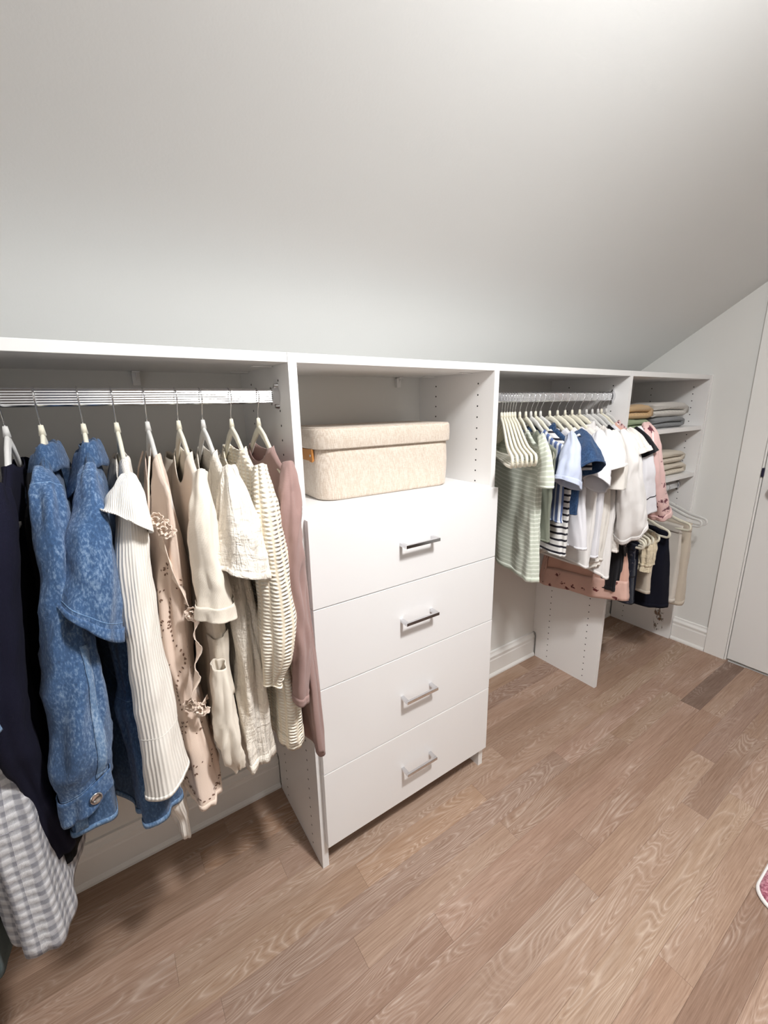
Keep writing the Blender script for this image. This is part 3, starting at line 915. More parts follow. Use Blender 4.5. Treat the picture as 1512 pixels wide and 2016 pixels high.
def conv(g, pts):
    Mi = (Matrix.Translation(g.location) @ Matrix.Rotation(g.rotation_euler.z, 4, 'Z')).inverted()
    out = []
    for p in pts:
        q = Mi @ Vector(p[:3]); out.append((q.x, q.y, q.z, *p[3:]))
    return out
def mirror(path): return [(p[0], -p[1], *p[2:]) for p in path]
def kz(g, keys):    # world z -> local z
    return [(k[0]-g.location.z, *k[1:]) for k in keys]
def neck_label(g, z=-0.128, x=0.010, mat=None):
    bm = bmesh.new(); add_box(bm, x-0.0012, x, -0.011, 0.011, z-0.022, z)
    link('neck_label', bm_mesh('neck_label', bm), mat or F_LABEL, g)

def L(x): return (x, RY, RZ)
hang_l = [(-0.475, 'pale grey hanger carrying the navy jersey top at the far left', MVELG),
          (-0.429, 'cream hanger inside the long-sleeved denim shirt dress', MVEL),
          (-0.370, 'cream hanger inside the short-sleeved denim dress', MVEL),
          (-0.320, 'cream hanger inside the white ribbed cardigan', MVEL),
          (-0.270, 'white hanger inside the blush eyelet dress', MVELG),
          (-0.216, 'cream hanger inside the cream linen jumpsuit with rolled sleeve', MVEL),
          (-0.171, 'pale grey hanger inside the cream gauze dress', MVELG),
          (-0.115, 'cream hanger inside the cream cable-knit cardigan', MVEL),
          (-0.058, 'cream hanger inside the mauve cardigan beside the drawer cabinet', MVEL)]
rzl = [0.25, 0.16, 0.10, 0.03, -0.02, -0.12, -0.10, -0.20, -0.16]
for (hx_, lab, m_), rz_ in zip(hang_l, rzl):
    hanger(hx_, RY, RZ, 0.0, lab, m_)

# --- mauve cardigan
g = garment('cardigan', -0.058, RY, RZ, 0.0, 'mauve long-sleeved cardigan hanging against the drawer cabinet', 'cardigan')
o, G8 = body(g, F_MAUVE, kz(g, [(1.17,.182,.012,0,0),(1.0,.178,.018,.004,0),(.8,.176,.021,.010,0),(.62,.172,.020,.016,-.006),(.48,.166,.017,.022,-.012)]),
             z_hem=0.515-RZ, seed=8, scoop_f=.04, amp=.008, crump=.006, hem=lambda a, s: -0.03*max(0, -a)**3)
p = conv(g, [(-.064,-.098,1.150,.009,.020),(-.074,-.118,1.10,.017,.026),(-.082,-.126,.97,.020,.028),(-.078,-.126,.80,.018,.027),(-.084,-.122,.665,.014,.025)])
o, S = sleeve(g, F_MAUVE, p, seed=8, nv=60, nu=48, amp=.004, folds=3, crump=.006); patch(g, F_MAUVE, S, 0, 1, .955, 1, .001, 'cuff', True)
sleeve(g, F_MAUVE, mirror(p), seed=18, nv=24, nu=24)
patch(g, F_MAUVE, G8, .0, .03, .12, .99, .0025, 'button_placket'); neck_label(g)
# --- cable knit cardigan
g = garment('cardigan', -0.115, RY, RZ, 0.0, 'cream cable-knit cardigan with full balloon sleeves', 'cardigan')
o, G = body(g, F_KNIT, kz(g, [(1.17,.182,.012,0,0),(1.0,.178,.018,.004,0),(.8,.172,.024,.016,0),(.66,.168,.028,.024,-.004),(.50,.160,.032,.024,-.012)]),
            z_hem=0.535-RZ, seed=7, scoop_f=.05, amp=.012, folds=4, th=.003, nu=150)
p = conv(g, [(-.118,-.100,1.150,.010,.022),(-.122,-.122,1.09,.020,.030),(-.122,-.130,1.0,.026,.036),(-.118,-.132,.88,.033,.040),(-.124,-.130,.80,.030,.036),(-.132,-.122,.745,.016,.022),(-.134,-.118,.725,.014,.019)])
o, S = sleeve(g, F_KNIT, p, seed=7, amp=.005, th=.003, nu=56, nv=56); patch(g, F_KNIT, S, 0, 1, .95, 1, .002, 'cuff', True)
sleeve(g, F_KNIT, mirror(p), seed=17, nv=24, nu=24, th=.003)
patch(g, F_KNIT, G, .0, .035, .10, .99, .003, 'button_placket'); patch(g, F_KNIT, G, 0, 1, .955, 1, .002, 'hem_band', True); neck_label(g)
# --- gauze dress
g = garment('dress', -0.171, RY, RZ, 0.0, 'cream crinkled gauze dress with a flutter sleeve', 'dress')
o, G = body(g, F_GAUZE, kz(g, [(1.17,.182,.012,0,0),(1.0,.175,.018,.0,0),(.8,.166,.026,.006,0),(.6,.166,.032,.006,-.002),(.38,.166,.036,.010,-.006)]),
            z_hem=0.500-RZ, seed=6, scoop_f=.07, amp=.014, crump=.008, folds=5, hem=lambda a, s: -0.02*cos(3*a))
p = conv(g, [(-.172,-.098,1.150,.010,.022),(-.176,-.128,1.10,.022,.034),(-.176,-.140,1.04,.032,.042),(-.177,-.146,.975,.040,.046)])
o, S = sleeve(g, F_GAUZE, p, seed=6, amp=.0065, folds=4, end_tilt=.012, nu=72, crump=.006); patch(g, F_GAUZE, S, 0, 1, .93, 1, .001, 'sleeve_hem', True)
sleeve(g, F_GAUZE, mirror(p), seed=16, nv=20, nu=24); patch(g, F_GAUZE, G, 0, 1, .97, 1, .001, 'hem_band', True)
neck_label(g)
# --- linen jumpsuit
g = garment('jumpsuit', -0.216, RY, RZ, 0.0, 'cream linen jumpsuit with rolled short sleeve and a hip pocket', 'jumpsuit')
o, G = body(g, F_CREAM, kz(g, [(1.17,.182,.012,0,0),(1.0,.172,.017,-.002,0),(.84,.160,.018,-.004,.0),(.76,.150,.016,-.006,0),(.62,.160,.021,-.008,-.004),(.55,.150,.014,-.004,-.01)]),
            z_hem=0.575-RZ, seed=5, scoop_f=.07, amp=.006, folds=4, hem=lambda a, s: -0.02*a)
p = conv(g, [(-.218,-.098,1.150,.009,.020),(-.228,-.124,1.09,.018,.028),(-.229,-.132,1.0,.022,.032),(-.226,-.134,.955,.024,.034),(-.225,-.136,.905,.029,.036)])
o, S = sleeve(g, F_CREAM, p, seed=5, amp=.005, folds=3, end_tilt=.006, nu=56, nv=56, crump=.007); patch(g, F_CREAM, S, 0, 1, .86, 1, .003, 'rolled_cuff', True)
sleeve(g, F_CREAM, mirror(p), seed=15, nv=20, nu=24)
patch(g, F_CREAM, G, .90, 1.10, .55, .80, .004, 'pocket'); seam(g, F_CREAM, G, 0.528, 'waist_seam'); neck_label(g)
# pocket bag hanging turned out beside the leg
p = conv(g, [(-.232,-.118,.80,.012,.026),(-.234,-.124,.72,.017,.032),(-.232,-.124,.63,.019,.032),(-.226,-.118,.60,.014,.026),(-.220,-.114,.565,.006,.012)])
sleeve(g, F_CREAM, p, 'trouser_leg', seed=25, amp=.005, nu=48, nv=50, crump=.008)
# --- eyelet dress
g = garment('dress', -0.270, RY, RZ, 0.0, 'blush cotton eyelet dress with fabric rosettes down the front', 'dress')
o, G = body(g, F_EYE, kz(g, [(1.17,.182,.012,0,0),(1.06,.186,.016,-.004,0),(.95,.172,.030,-.012,0),(.82,.168,.030,-.020,0),(.74,.158,.024,-.016,0),(.6,.170,.036,-.012,-.004),(.50,.178,.042,-.010,-.008)]),
            z_hem=0.525-RZ, seed=4, scoop_f=.09, amp=.013, crump=.009, folds=5, w_sh=.182, nu=150, hem=lambda a, s: -0.012*cos(6*a))
for zz, yy, xx in ((1.085,-.118,-.292),(.918,-.128,-.262),(.745,-.122,-.284),(1.068,-.122,-.283),(.732,-.126,-.270)):
    rosette(g, F_EYEP, conv(g, [(xx, yy, zz)])[0][:3], .016, seed=zz*9)
ruffle(g, F_EYEP, conv(g, [(-.292,-.112,1.075),(-.285,-.124,1.0),(-.268,-.128,.93)]), .020, 2.5, .006, 'front_ruffle')
ruffle(g, F_EYEP, conv(g, [(-.262,-.128,.92),(-.266,-.126,.84),(-.284,-.122,.75)]), .020, 3, .006, 'front_ruffle')
ruffle(g, F_EYEP, conv(g, [(-.298,-.118,.745),(-.278,-.130,.730),(-.256,-.110,.742)]), .018, 5, .004, 'waist_ruffle')
patch(g, F_EYEP, G, 0, 1, .975, 1, .001, 'scalloped_hem', True)
def eyelets(parent, G, spots, mat, name='eyelets'):
    """flat dark ovals painting the shade inside eyelet openings, all in one piece"""
    bm = bmesh.new()
    for u, v, ang, rr in spots:
        q, n_ = point_on_s(G, u, v, .0014)
        t1 = Vector((0, 0, 1)); t1 = (t1-n_*t1.dot(n_)).normalized(); t2 = n_.cross(t1)
        a1 = t1*cos(ang)+t2*sin(ang); a2 = n_.cross(a1)
        vs1 = [bm.verts.new(q+a1*rr*cos(2*pi*k/8)+a2*rr*0.52*sin(2*pi*k/8)) for k in range(8)]
        bm.faces.new(vs1)
    o = link(name, bm_mesh(name, bm), mat, parent); o['kind'] = 'stuff'; return o
def point_on_s(G, u, v, off):
    nv, nu = len(G.P), len(G.P[0]); fj = max(0, min(nv-1.001, v*(nv-1))); fi = (u % 1.0)*nu
    j = int(fj); i = int(fi); a, b = fi-i, fj-j
    Q = lambda jj, ii: Vector(G.P[jj][ii % nu])
    p = Q(j,i).lerp(Q(j,i+1), a).lerp(Q(j+1,i).lerp(Q(j+1,i+1), a), b)
    n_ = (Q(j,i+1)-Q(j,i)).cross(Q(j+1,i)-Q(j,i)); n_.normalize()
    cen = Vector((0,0,0))
    for q in G.P[j]: cen += Vector(q)
    if n_.dot(p-cen/nu) < 0: n_ = -n_
    return p+n_*off, n_
F_HOLE = fabric('eyelet_shadow', srgb(120, 92, 76))  # flat dark colour standing for the shade inside the eyelets
spots = []
rr_ = random.Random(5)
for k in range(26):     # scalloped line of shade ovals down the front
    f = k/25; spots.append((.012+.020*sin(f*9), .30+.36*f, 0.6*cos(f*9), .0030))
for k in range(60):
    spots.append((-.20+.40*k/60, .965+.008*sin(k*1.3), 1.2, .0030))
for cu, cv in [(.05,.22),(.075,.30),(.05,.38),(.085,.44),(.055,.52),(.09,.60),(-.03,.26),(-.05,.36),(-.04,.48),(-.06,.58),(.03,.72),(.07,.76),(-.03,.74),(.02,.86),(.08,.88),(-.05,.87),(.12,.34),(.13,.50),(.14,.66),(.13,.82)]:
    n8 = rr_.choice([5, 6, 7])
    for m in range(n8):
        an = 2*pi*m/n8+rr_.random(); spots.append((cu+.014*cos(an), cv+.016*sin(an), an+1.57, .0026))
    spots.append((cu+.028, cv+.01, .6, .002)); spots.append((cu-.02, cv-.02, -.6, .002))
eyelets(g, G, spots, F_HOLE); neck_label(g)
for s_ in (-1, 1):
    tube('shoulder_tie', [(-0.01, s_*.06, -.105), (-0.02, s_*.09, -.14), (-.03, s_*.12, -.20)], .0018, F_EYEP, g, 6)
# --- white ribbed cardigan
g = garment('cardigan', -0.320, RY, RZ, 0.0, 'white ribbed cardigan with a wide flared sleeve and cape collar', 'cardigan')
o, G = body(g, F_WRIB, kz(g, [(1.17,.182,.012,0,0),(1.0,.172,.016,-.006,0),(.8,.164,.020,-.014,0),(.62,.155,.024,-.020,-.008),(.53,.140,.022,-.016,-.03),(.46,.10,.014,-.006,-.045)]),
            z_hem=0.47-RZ, seed=3, scoop_f=.05, amp=.007, folds=5, hem=lambda a, s: -0.05*max(0, -a)**2)
p = conv(g, [(-.322,-.098,1.155,.009,.020),(-.330,-.122,1.09,.018,.028),(-.338,-.130,1.0,.022,.031),(-.341,-.132,.85,.025,.034),(-.341,-.132,.73,.029,.038),(-.340,-.132,.625,.034,.042)])
o, S = sleeve(g, F_WRIB, p, seed=3, amp=.004, folds=2, wr=.0015, nu=64, nv=48, end_tilt=-.01); seam(g, F_WRIB, S, 0.785, 'seam'); patch(g, F_WRIB, S, 0, 1, .975, 1, .001, 'sleeve_hem', True)
sleeve(g, F_WRIB, mirror(p), seed=13, nv=20, nu=24)
# cape collar that falls over the shoulder
p = conv(g, [(-.324,-.104,1.146,.014,.022),(-.329,-.124,1.128,.023,.030),(-.332,-.136,1.110,.026,.034),(-.334,-.140,1.094,.030,.037)])
sleeve(g, F_WRIB2, p, 'cape_collar', seed=33, amp=.004, folds=3, nu=56, end_tilt=.02); neck_label(g)
# --- denim dress, short sleeves
g = garment('dress', -0.370, RY, RZ, 0.0, 'mid-blue denim dress with short wide sleeve and tiered skirt', 'dress')
o, G = body(g, F_DENIM2, kz(g, [(1.17,.182,.013,0,0),(1.05,.176,.018,.0,0),(.9,.170,.022,.0,0),(.80,.168,.024,.0,0),(.76,.180,.036,-.002,0),(.6,.190,.044,.0,-.002),(.42,.198,.050,.006,-.004)]),
            z_hem=0.545-RZ, seed=22, neck=.045, scoop_b=.0, scoop_f=.0, amp=.018, folds=4, gather=.79-RZ, nu=150, hem=lambda a, s: 0.008*cos(5*a))
seam(g, F_DSEAM, G, 0.586, 'tier_seam'); patch(g, F_DSEAM, G, 0, 1, .975, 1, .002, 'hem_band', True)
p = conv(g, [(-.370,-.082,1.168,.009,.016),(-.372,-.100,1.150,.014,.024),(-.376,-.120,1.11,.020,.030),(-.385,-.134,1.06,.028,.038),(-.396,-.142,1.0,.036,.044),(-.404,-.146,.955,.040,.047)])
o, S = sleeve(g, F_DENIM, p, seed=2, amp=.0035, folds=3, nu=56, end_tilt=.026, crump=.006); seam(g, F_DSEAM, S, 0.910, 'stitch_line'); patch(g, F_DENIM, S, 0, 1, .92, 1, .002, 'sleeve_hem', True)
seam(g, F_DSEAM, S, 0.155, 'shoulder_seam')
sleeve(g, F_DENIM, mirror(p), seed=12, nv=20, nu=24)
collar(g, F_DENIM, z=-.100, ny=.048, nx=.015, stand=.026, fall=.030, flare=.014, point=.045, seed=2)
# --- denim shirt dress, long sleeves
g = garment('dress', -0.429, RY, RZ, 0.0, 'washed denim shirt dress with long buttoned sleeve and folded collar', 'dress')
o, G = body(g, F_DENIM2, kz(g, [(1.17,.182,.013,0,0),(1.05,.174,.017,.0,0),(.9,.166,.020,-.004,0),(.75,.168,.026,-.010,0),(.68,.178,.038,-.026,-.004),(.56,.186,.044,-.034,-.006)]),
            z_hem=0.585-RZ, seed=1, neck=.045, scoop_b=.0, scoop_f=.0, amp=.013, folds=4, nu=140, hem=lambda a, s: 0.010*cos(4*a))
patch(g, F_DSEAM, G, 0, 1, .975, 1, .002, 'hem_band', True)
p = conv(g, [(-.427,-.082,1.168,.009,.016),(-.426,-.100,1.150,.014,.024),(-.425,-.120,1.11,.020,.029),(-.430,-.130,1.0,.025,.035),(-.436,-.132,.90,.034,.040),(-.441,-.134,.82,.039,.043),(-.447,-.134,.74,.042,.044),(-.449,-.134,.715,.038,.040),(-.450,-.134,.700,.034,.037),(-.451,-.134,.655,.034,.037)])
o, S = sleeve(g, F_DENIM, p, seed=1, amp=.0045, folds=3, nu=64, nv=64, end_tilt=-.022, crump=.007)
patch(g, F_DENIM, S, 0, 1, .905, 1, .0035, 'cuff', True); seam(g, F_DSEAM, S, 0.903, 'cuff_seam')
patch(g, F_DSEAM, S, .13, .17, .42, .90, .002, 'sleeve_placket'); seam(g, F_DSEAM, S, 0.133, 'shoulder_seam')
q, n_ = point_on(S, .20, .955, .0065); button(g, q, n_, .0085, MCHR, 'button')
sleeve(g, F_DENIM, mirror(p), seed=11, nv=24, nu=24)
collar(g, F_DENIM, z=-.100, ny=.050, nx=.016, stand=.026, fall=.030, flare=.014, point=.055, seed=1)
patch(g, F_DSEAM, G, 0, .03, .10, .99, .003, 'button_placket')
# --- navy top and what hangs left of it
g = garment('tunic', -0.475, RY, RZ, 0.0, 'navy jersey tunic hanging left of the denim dresses', 'tunic')
o, G = body(g, F_NAVY, kz(g, [(1.17,.182,.013,0,0),(1.0,.178,.022,-.020,0),(.85,.176,.024,-.040,0),(.6,.150,.018,-.030,.010),(.45,.150,.016,-.026,.010)]),
            z_hem=0.56-RZ, seed=30, scoop_f=.03, amp=.008)
p = conv(g, [(-.478,-.094,1.156,.012,.022),(-.486,-.120,1.10,.024,.030),(-.505,-.130,.98,.026,.032),(-.520,-.132,.83,.024,.032),(-.514,-.112,.70,.018,.026),(-.503,-.094,.55,.016,.022)])
sleeve(g, F_NAVY, p, seed=30, nv=50); sleeve(g, F_NAVY, mirror(p), seed=31, nv=20, nu=24)
g = garment('dress', -0.452, RY, RZ, 0.0, 'black dress almost hidden between the navy tunic and the denim', 'dress')
body(g, F_BLACK, kz(g, [(1.14,.17,.006,0,.012),(1.0,.160,.008,-.006,.01),(.8,.15,.011,-.020,0),(.6,.15,.016,-.045,-.0),(.4,.15,.018,-.058,0)]), z_neck=-.112, z_hem=0.50-RZ, seed=31, amp=.004, nu=80, nv=40)
g = garment('dress', -0.548, RY, RZ, 0.0, 'white and grey puckered gingham dress at the lower left', 'dress')
o, G = body(g, F_GING, kz(g, [(1.17,.175,.010,0,0),(1.0,.165,.012,0,.0),(.88,.165,.020,0,0),(.78,.180,.034,.004,-.014),(.66,.192,.042,.004,-.026),(.42,.202,.046,.002,-.032)]),
            z_hem=0.445-RZ, seed=40, scoop_f=.05, amp=.012, folds=5, nu=150, nv=80, hem=lambda a, s: 0.01*cos(4*a))
seam(g, F_GING, G, 0.667, 'tier_seam')
hanger(-0.548, RY, RZ, 0.08, 'cream hanger inside the gingham dress at the left edge', MVEL)
g = garment('jacket', -0.592, RY, RZ, 0.0, 'light denim jacket whose sleeve cuff shows at the left edge', 'jacket')
o, G = body(g, F_DENIM, kz(g, [(1.17,.18,.012,0,0),(1.0,.17,.016,-.004,0),(.8,.165,.014,-.006,0),(.7,.16,.012,-.006,0)]), z_hem=0.74-RZ, seed=41, amp=.005, nu=80, nv=40)
p = conv(g, [(-.586,-.094,1.15,.010,.022),(-.570,-.126,1.08,.022,.030),(-.560,-.140,.98,.026,.034),(-.551,-.146,.90,.028,.036),(-.549,-.148,.835,.030,.038)])
o, S = sleeve(g, F_DENIM, p, seed=41, amp=.003); patch(g, F_DSEAM, S, 0, 1, .90, 1, .002, 'cuff', True)
hanger(-0.592, RY, RZ, 0.08, 'cream hanger inside the light denim jacket at the left edge', MVEL)
g = garment('dress', -0.650, RY, RZ, 0.0, 'dark green dress behind the gingham at the lower left corner', 'dress')
body(g, F_GREEN, kz(g, [(1.17,.175,.012,0,0),(.9,.17,.022,0,0),(.6,.175,.034,.010,-.004),(.33,.18,.042,.022,-.010)]), z_hem=0.39-RZ, seed=42, amp=.012, nu=90, nv=50)
hanger(-0.650, RY, RZ, 0.08, 'cream hanger inside the dark green dress at the left edge', MVEL)
# ------------------------------------------------------------------ right rod: empty hangers and short tops
F_TEE = fabric('green_stripe_jersey', srgb(203, 209, 194), 'stripe_h', srgb(227, 231, 220), scale=1.5)
F_SAGE = fabric('sage_jersey', srgb(128, 132, 118))
F_PERI = fabric('periwinkle_cotton', srgb(196, 204, 226))
F_BSTR = fabric('blue_stripe_cotton', srgb(92, 112, 160), 'stripe_v', srgb(226, 230, 238), scale=1.1)
F_DKDEN = fabric('dark_denim', srgb(38, 64, 100), 'denim', srgb(70, 100, 136))
F_BW = fabric('black_white_stripe', srgb(238, 236, 234), 'stripe_h', srgb(30, 28, 40), scale=0.92)
F_WHITE = fabric('white_cotton', srgb(242, 239, 237))
F_WHITE2 = fabric('white_poplin', srgb(238, 237, 242))
F_IVORY = fabric('ivory_linen', srgb(240, 235, 228))
F_WEYE = fabric('white_eyelet', srgb(240, 234, 228), 'gauze')
F_PINK = fabric('pink_satin_floral', srgb(228, 192, 188), 'satin_floral', rough=0.30, sheen=0.0, spec=0.6)
F_PEACH = fabric('peach_cotton', srgb(224, 178, 160))
F_PEACHF = fabric('peach_floral', srgb(226, 186, 172), 'floral', srgb(120, 50, 50), scale=1.6)
F_MESH = fabric('pale_pink_chiffon', srgb(214, 188, 186))
F_TRIM = fabric('black_trim', srgb(12, 11, 18))

for k in range(6):
    hanger(0.706+0.0125*k, RY2, RZ2, radians(-40+1.3*k), 'empty cream velvet hanger on the right rod, ' + ['nearest the drawer cabinet', 'second from the drawer cabinet', 'third from the drawer cabinet', 'fourth from the drawer cabinet', 'fifth, second from the green tee', 'last one before the green striped tee'][k], MVEL, 'wide')

R0 = lambda z: z-RZ2
def top(name, x, deg, mat, label, cat, z_hem, t=0.011, w=0.165, seed=50, slv='short', smat=None, w_sh=0.172, amp=0.004, sc=0.04, keys=None, nu=96, nv=44, hem=None, dxs=0.0, gather=None, folds=4):
    g = garment(name, x, RY2, RZ2, radians(deg), label, cat)
    K = keys or [(R0(1.17), w_sh, .008, 0, 0), (R0(1.05), w, t*0.8, dxs*0.2, 0), (R0(.9), w, t, dxs*0.6, 0), (z_hem, w*1.02, t*1.15, dxs, 0)]
    o, G = body(g, mat, K, z_hem=z_hem, seed=seed, w_sh=w_sh, amp=amp, scoop_f=sc, nu=nu, nv=nv, hem=hem, crump=.006, t_top=.0048, gather=gather, folds=folds, th=.0012)
    S = None
    if slv == 'short':
        p = [(0,-.150,-.112,.007,.016),(-.002,-.182,-.160,.013,.026),(-.003,-.200,-.210,.016,.032),(-.003,-.206,-.255,.017,.035)]
        o, S = sleeve(g, smat or mat, p, seed=seed, nu=36, nv=26, amp=.002, wr=.0018, th=.0011)
        patch(g, smat or mat, S, 0, 1, .93, 1, .001, 'sleeve_hem', True, th=.001)
        sleeve(g, smat or mat, mirror(p), seed=seed+1, nu=20, nv=14, amp=.002, th=.0011)
    patch(g, mat, G, 0, 1, .97, 1, .001, 'hem_band', True, th=.001)
    return g, G, S
def rslv(g, mat, pts, seed, name='sleeve', **kw):
    kw.setdefault('nu', 44); kw.setdefault('nv', 30); kw.setdefault('th', .0012)
    p = conv(g, pts); o, S = sleeve(g, mat, p, name, seed=seed, **kw); sleeve(g, mat, mirror(p), name, seed=seed+1, nu=20, nv=14, th=.0012); return S

def rh(x, deg, label, m=None): hanger(x, RY2, RZ2, radians(deg), label, m)
g, G, S = top('shirt', .792, -27, F_TEE, 'pale green striped tee in front of the short tops', 't-shirt', R0(.715), t=.024, w=.172, seed=50, amp=.011, folds=5,
              keys=[(R0(1.17), .172, .009, 0, 0), (R0(1.05), .168, .018, 0, 0), (R0(.9), .172, .026, -.004, -.002), (R0(.71), .180, .032, -.006, -.006)], nu=130, nv=60)
bm = bmesh.new(); q, n_ = point_on(G, .93, .955, .0035); add_box(bm, q.x-.004, q.x+.004, q.y-.0012, q.y+.0012, q.z-.008, q.z+.008)
link('side_tag', bm_mesh('side_tag', bm), F_LABEL, g); rh(.792, -27, 'cream hanger inside the pale green striped tee')
g, G, S = top('shirt', .822, -20, F_SAGE, 'sage green tee right behind the striped green one', 't-shirt', R0(.83), t=.010, seed=52, slv=None); rh(.822, -20, 'cream hanger inside the sage green tee')
g, G, S = top('shirt', .848, -12, F_BSTR, 'blue and white vertically striped blouse with a pale blue sleeve', 'blouse', R0(.885), t=.012, seed=54, slv=None, amp=.006)
S = rslv(g, F_PERI, [(.838,-.092,1.155,.008,.018),(.812,-.118,1.12,.020,.026),(.792,-.130,1.07,.032,.032),(.784,-.134,1.015,.040,.036)], 54, end_tilt=.012)
patch(g, F_PERI, S, 0, 1, .86, 1, .002, 'cuff', True); rh(.848, -12, 'pale grey hanger inside the blue striped blouse', MVELG)
g, G, S = top('shirt', .872, -8, F_BW, 'white tee with black horizontal stripes showing below the blue blouse', 't-shirt', R0(.765), t=.012, seed=56, slv=None, amp=.006); rh(.872, -8, 'cream hanger inside the black and white striped tee')
rslv(g, F_BW, [(.868,-.092,1.15,.007,.018),(.866,-.120,1.10,.012,.026),(.864,-.128,1.05,.014,.030)], 56)
g, G, S = top('shirt', .898, -3, F_DKDEN, 'dark blue denim top with a wide short sleeve sticking out', 'shirt', R0(.90), t=.012, seed=58, slv=None, amp=.007)
S = rslv(g, F_DKDEN, [(.893,-.085,1.158,.010,.020),(.876,-.112,1.135,.022,.030),(.852,-.148,1.098,.034,.036),(.838,-.172,1.062,.038,.038)], 58, amp=.006, folds=2)
patch(g, F_DKDEN, S, 0, 1, .88, 1, .0018, 'sleeve_hem', True); rh(.898, -3, 'pale grey hanger inside the dark denim top', MVELG)
collar(g, F_DKDEN, z=-.102, ny=.055, nx=.014, stand=.018, fall=.03, flare=.012, point=.02, seed=9)
g, G, S = top('tank_top', .948, -4, F_WHITE2, 'white sleeveless top whose hanger end pokes out at the shoulder', 'top', R0(.775), t=.018, w=.150, w_sh=.135, seed=60, slv=None, amp=.007,
              keys=[(R0(1.17), .135, .008, 0, 0), (R0(1.0), .150, .016, 0, -.004), (R0(.77), .170, .022, .0, -.008)]); rh(.948, -4, 'cream hanger poking out of the white sleeveless top')
g, G, S = top('shirt', .992, 0, F_WHITE, 'white short-sleeved shirt with a folded cuff, first behind the sleeveless top', 'shirt', R0(.70), t=.018, seed=62, slv=None, amp=.007, hem=lambda a, s: .02*cos(2*a))
S = rslv(g, F_WHITE2, [(.988,-.092,1.152,.009,.019),(.960,-.120,1.115,.024,.028),(.930,-.140,1.06,.034,.034),(.905,-.150,1.005,.036,.036)], 62, end_tilt=.014)
patch(g, F_WHITE2, S, 0, 1, .84, 1, .0022, 'cuff', True); rh(.992, 0, 'cream hanger inside the white shirt with folded cuff')
g, G, S = top('shirt', 1.036, 0, F_WHITE2, 'white blouse with a wide sleeve ending in a point', 'blouse', R0(.72), t=.015, seed=64, slv=None, amp=.006)
S = rslv(g, F_WHITE, [(1.034,-.092,1.152,.009,.019),(1.016,-.118,1.125,.026,.030),(1.000,-.140,1.085,.040,.040),(.985,-.152,1.045,.050,.046)], 64, end_tilt=-.014)
patch(g, F_WHITE, S, 0, 1, .90, 1, .0016, 'sleeve_hem', True); rh(1.036, 0, 'cream hanger inside the white blouse with pointed sleeve')
g, G, S = top('shirt', 1.078, 0, F_IVORY, 'ivory linen shirt with a gathered drawstring hem', 'shirt', R0(.672), t=.022, seed=66, slv=None, amp=.009, gather=R0(.72), folds=6, hem=lambda a, s: .014*cos(5*a),
              keys=[(R0(1.17), .172, .008, 0, 0), (R0(1.0), .165, .016, 0, 0), (R0(.85), .168, .024, 0, 0), (R0(.70), .160, .026, 0, 0), (R0(.66), .150, .022, 0, 0)])
rslv(g, F_IVORY, [(1.074,-.092,1.152,.009,.019),(1.062,-.118,1.11,.022,.028),(1.056,-.130,1.04,.028,.032),(1.052,-.134,.97,.032,.034)], 66)
patch(g, F_IVORY, G, 0, 1, .92, .935, .0022, 'drawstring_channel', True); rh(1.078, 0, 'cream hanger inside the ivory linen shirt')
g, G, S = top('shirt', 1.124, 0, F_WHITE, 'longest white shirt, with a loose elbow-length sleeve', 'shirt', R0(.648), t=.022, seed=68, slv=None, amp=.008, hem=lambda a, s: -.03*max(0, -a)**4)
S = rslv(g, F_WHITE, [(1.122,-.092,1.152,.009,.019),(1.122,-.122,1.10,.030,.030),(1.140,-.134,1.0,.044,.038),(1.172,-.136,.89,.056,.044),(1.205,-.134,.80,.066,.048)], 68, nu=64, nv=50, amp=.009, crump=.010, end_tilt=-.01)
patch(g, F_WHITE, S, 0, 1, .94, 1, .0016, 'sleeve_hem', True); rh(1.124, 0, 'cream hanger inside the longest white shirt')
collar(g, F_WHITE, z=-.102, ny=.055, nx=.014, stand=.016, fall=.03, flare=.012, point=.02, seed=19)
g, G, S = top('blouse', 1.168, 0, F_WEYE, 'white eyelet blouse with a ruffled cap sleeve', 'blouse', R0(.715), t=.018, seed=70, slv=None, amp=.007)
S = rslv(g, F_WEYE, [(1.165,-.092,1.152,.009,.019),(1.162,-.122,1.12,.026,.030),(1.168,-.142,1.075,.038,.040)], 70, amp=.006, folds=6)
patch(g, F_WEYE, S, 0, 1, .8, 1, .002, 'sleeve_ruffle', True); rh(1.168, 0, 'pale grey hanger inside the white eyelet blouse', MVELG)
g, G, S = top('shirt', 1.206, 0, F_TRIM, 'black top between the white eyelet blouse and the pink pyjamas', 'shirt', R0(.53), t=.012, seed=72, slv=None, amp=.006,
              keys=[(R0(1.17), .172, .008, 0, 0), (R0(1.0), .150, .012, .004, 0), (R0(.8), .12, .012, .02, -.03), (R0(.68), .05, .026, .05, -.11), (R0(.52), .03, .02, .05, -.12)])
rslv(g, F_TRIM, [(1.204,-.092,1.152,.009,.019),(1.206,-.122,1.12,.024,.028),(1.218,-.146,1.07,.034,.036)], 72, amp=.004); rh(1.206, 0, 'pale grey hanger inside the black top', MVELG)
g, G, S = top('shirt', 1.244, -4, F_WHITE2, 'white pyjama shirt with thin black piping', 'pyjama top', R0(.80), t=.012, seed=74, slv=None)
S = rslv(g, F_WHITE2, [(1.236,-.090,1.155,.009,.019),(1.214,-.120,1.11,.024,.028),(1.216,-.136,1.04,.030,.032),(1.240,-.138,.96,.034,.034),(1.275,-.138,.865,.036,.036)], 74, nv=44)
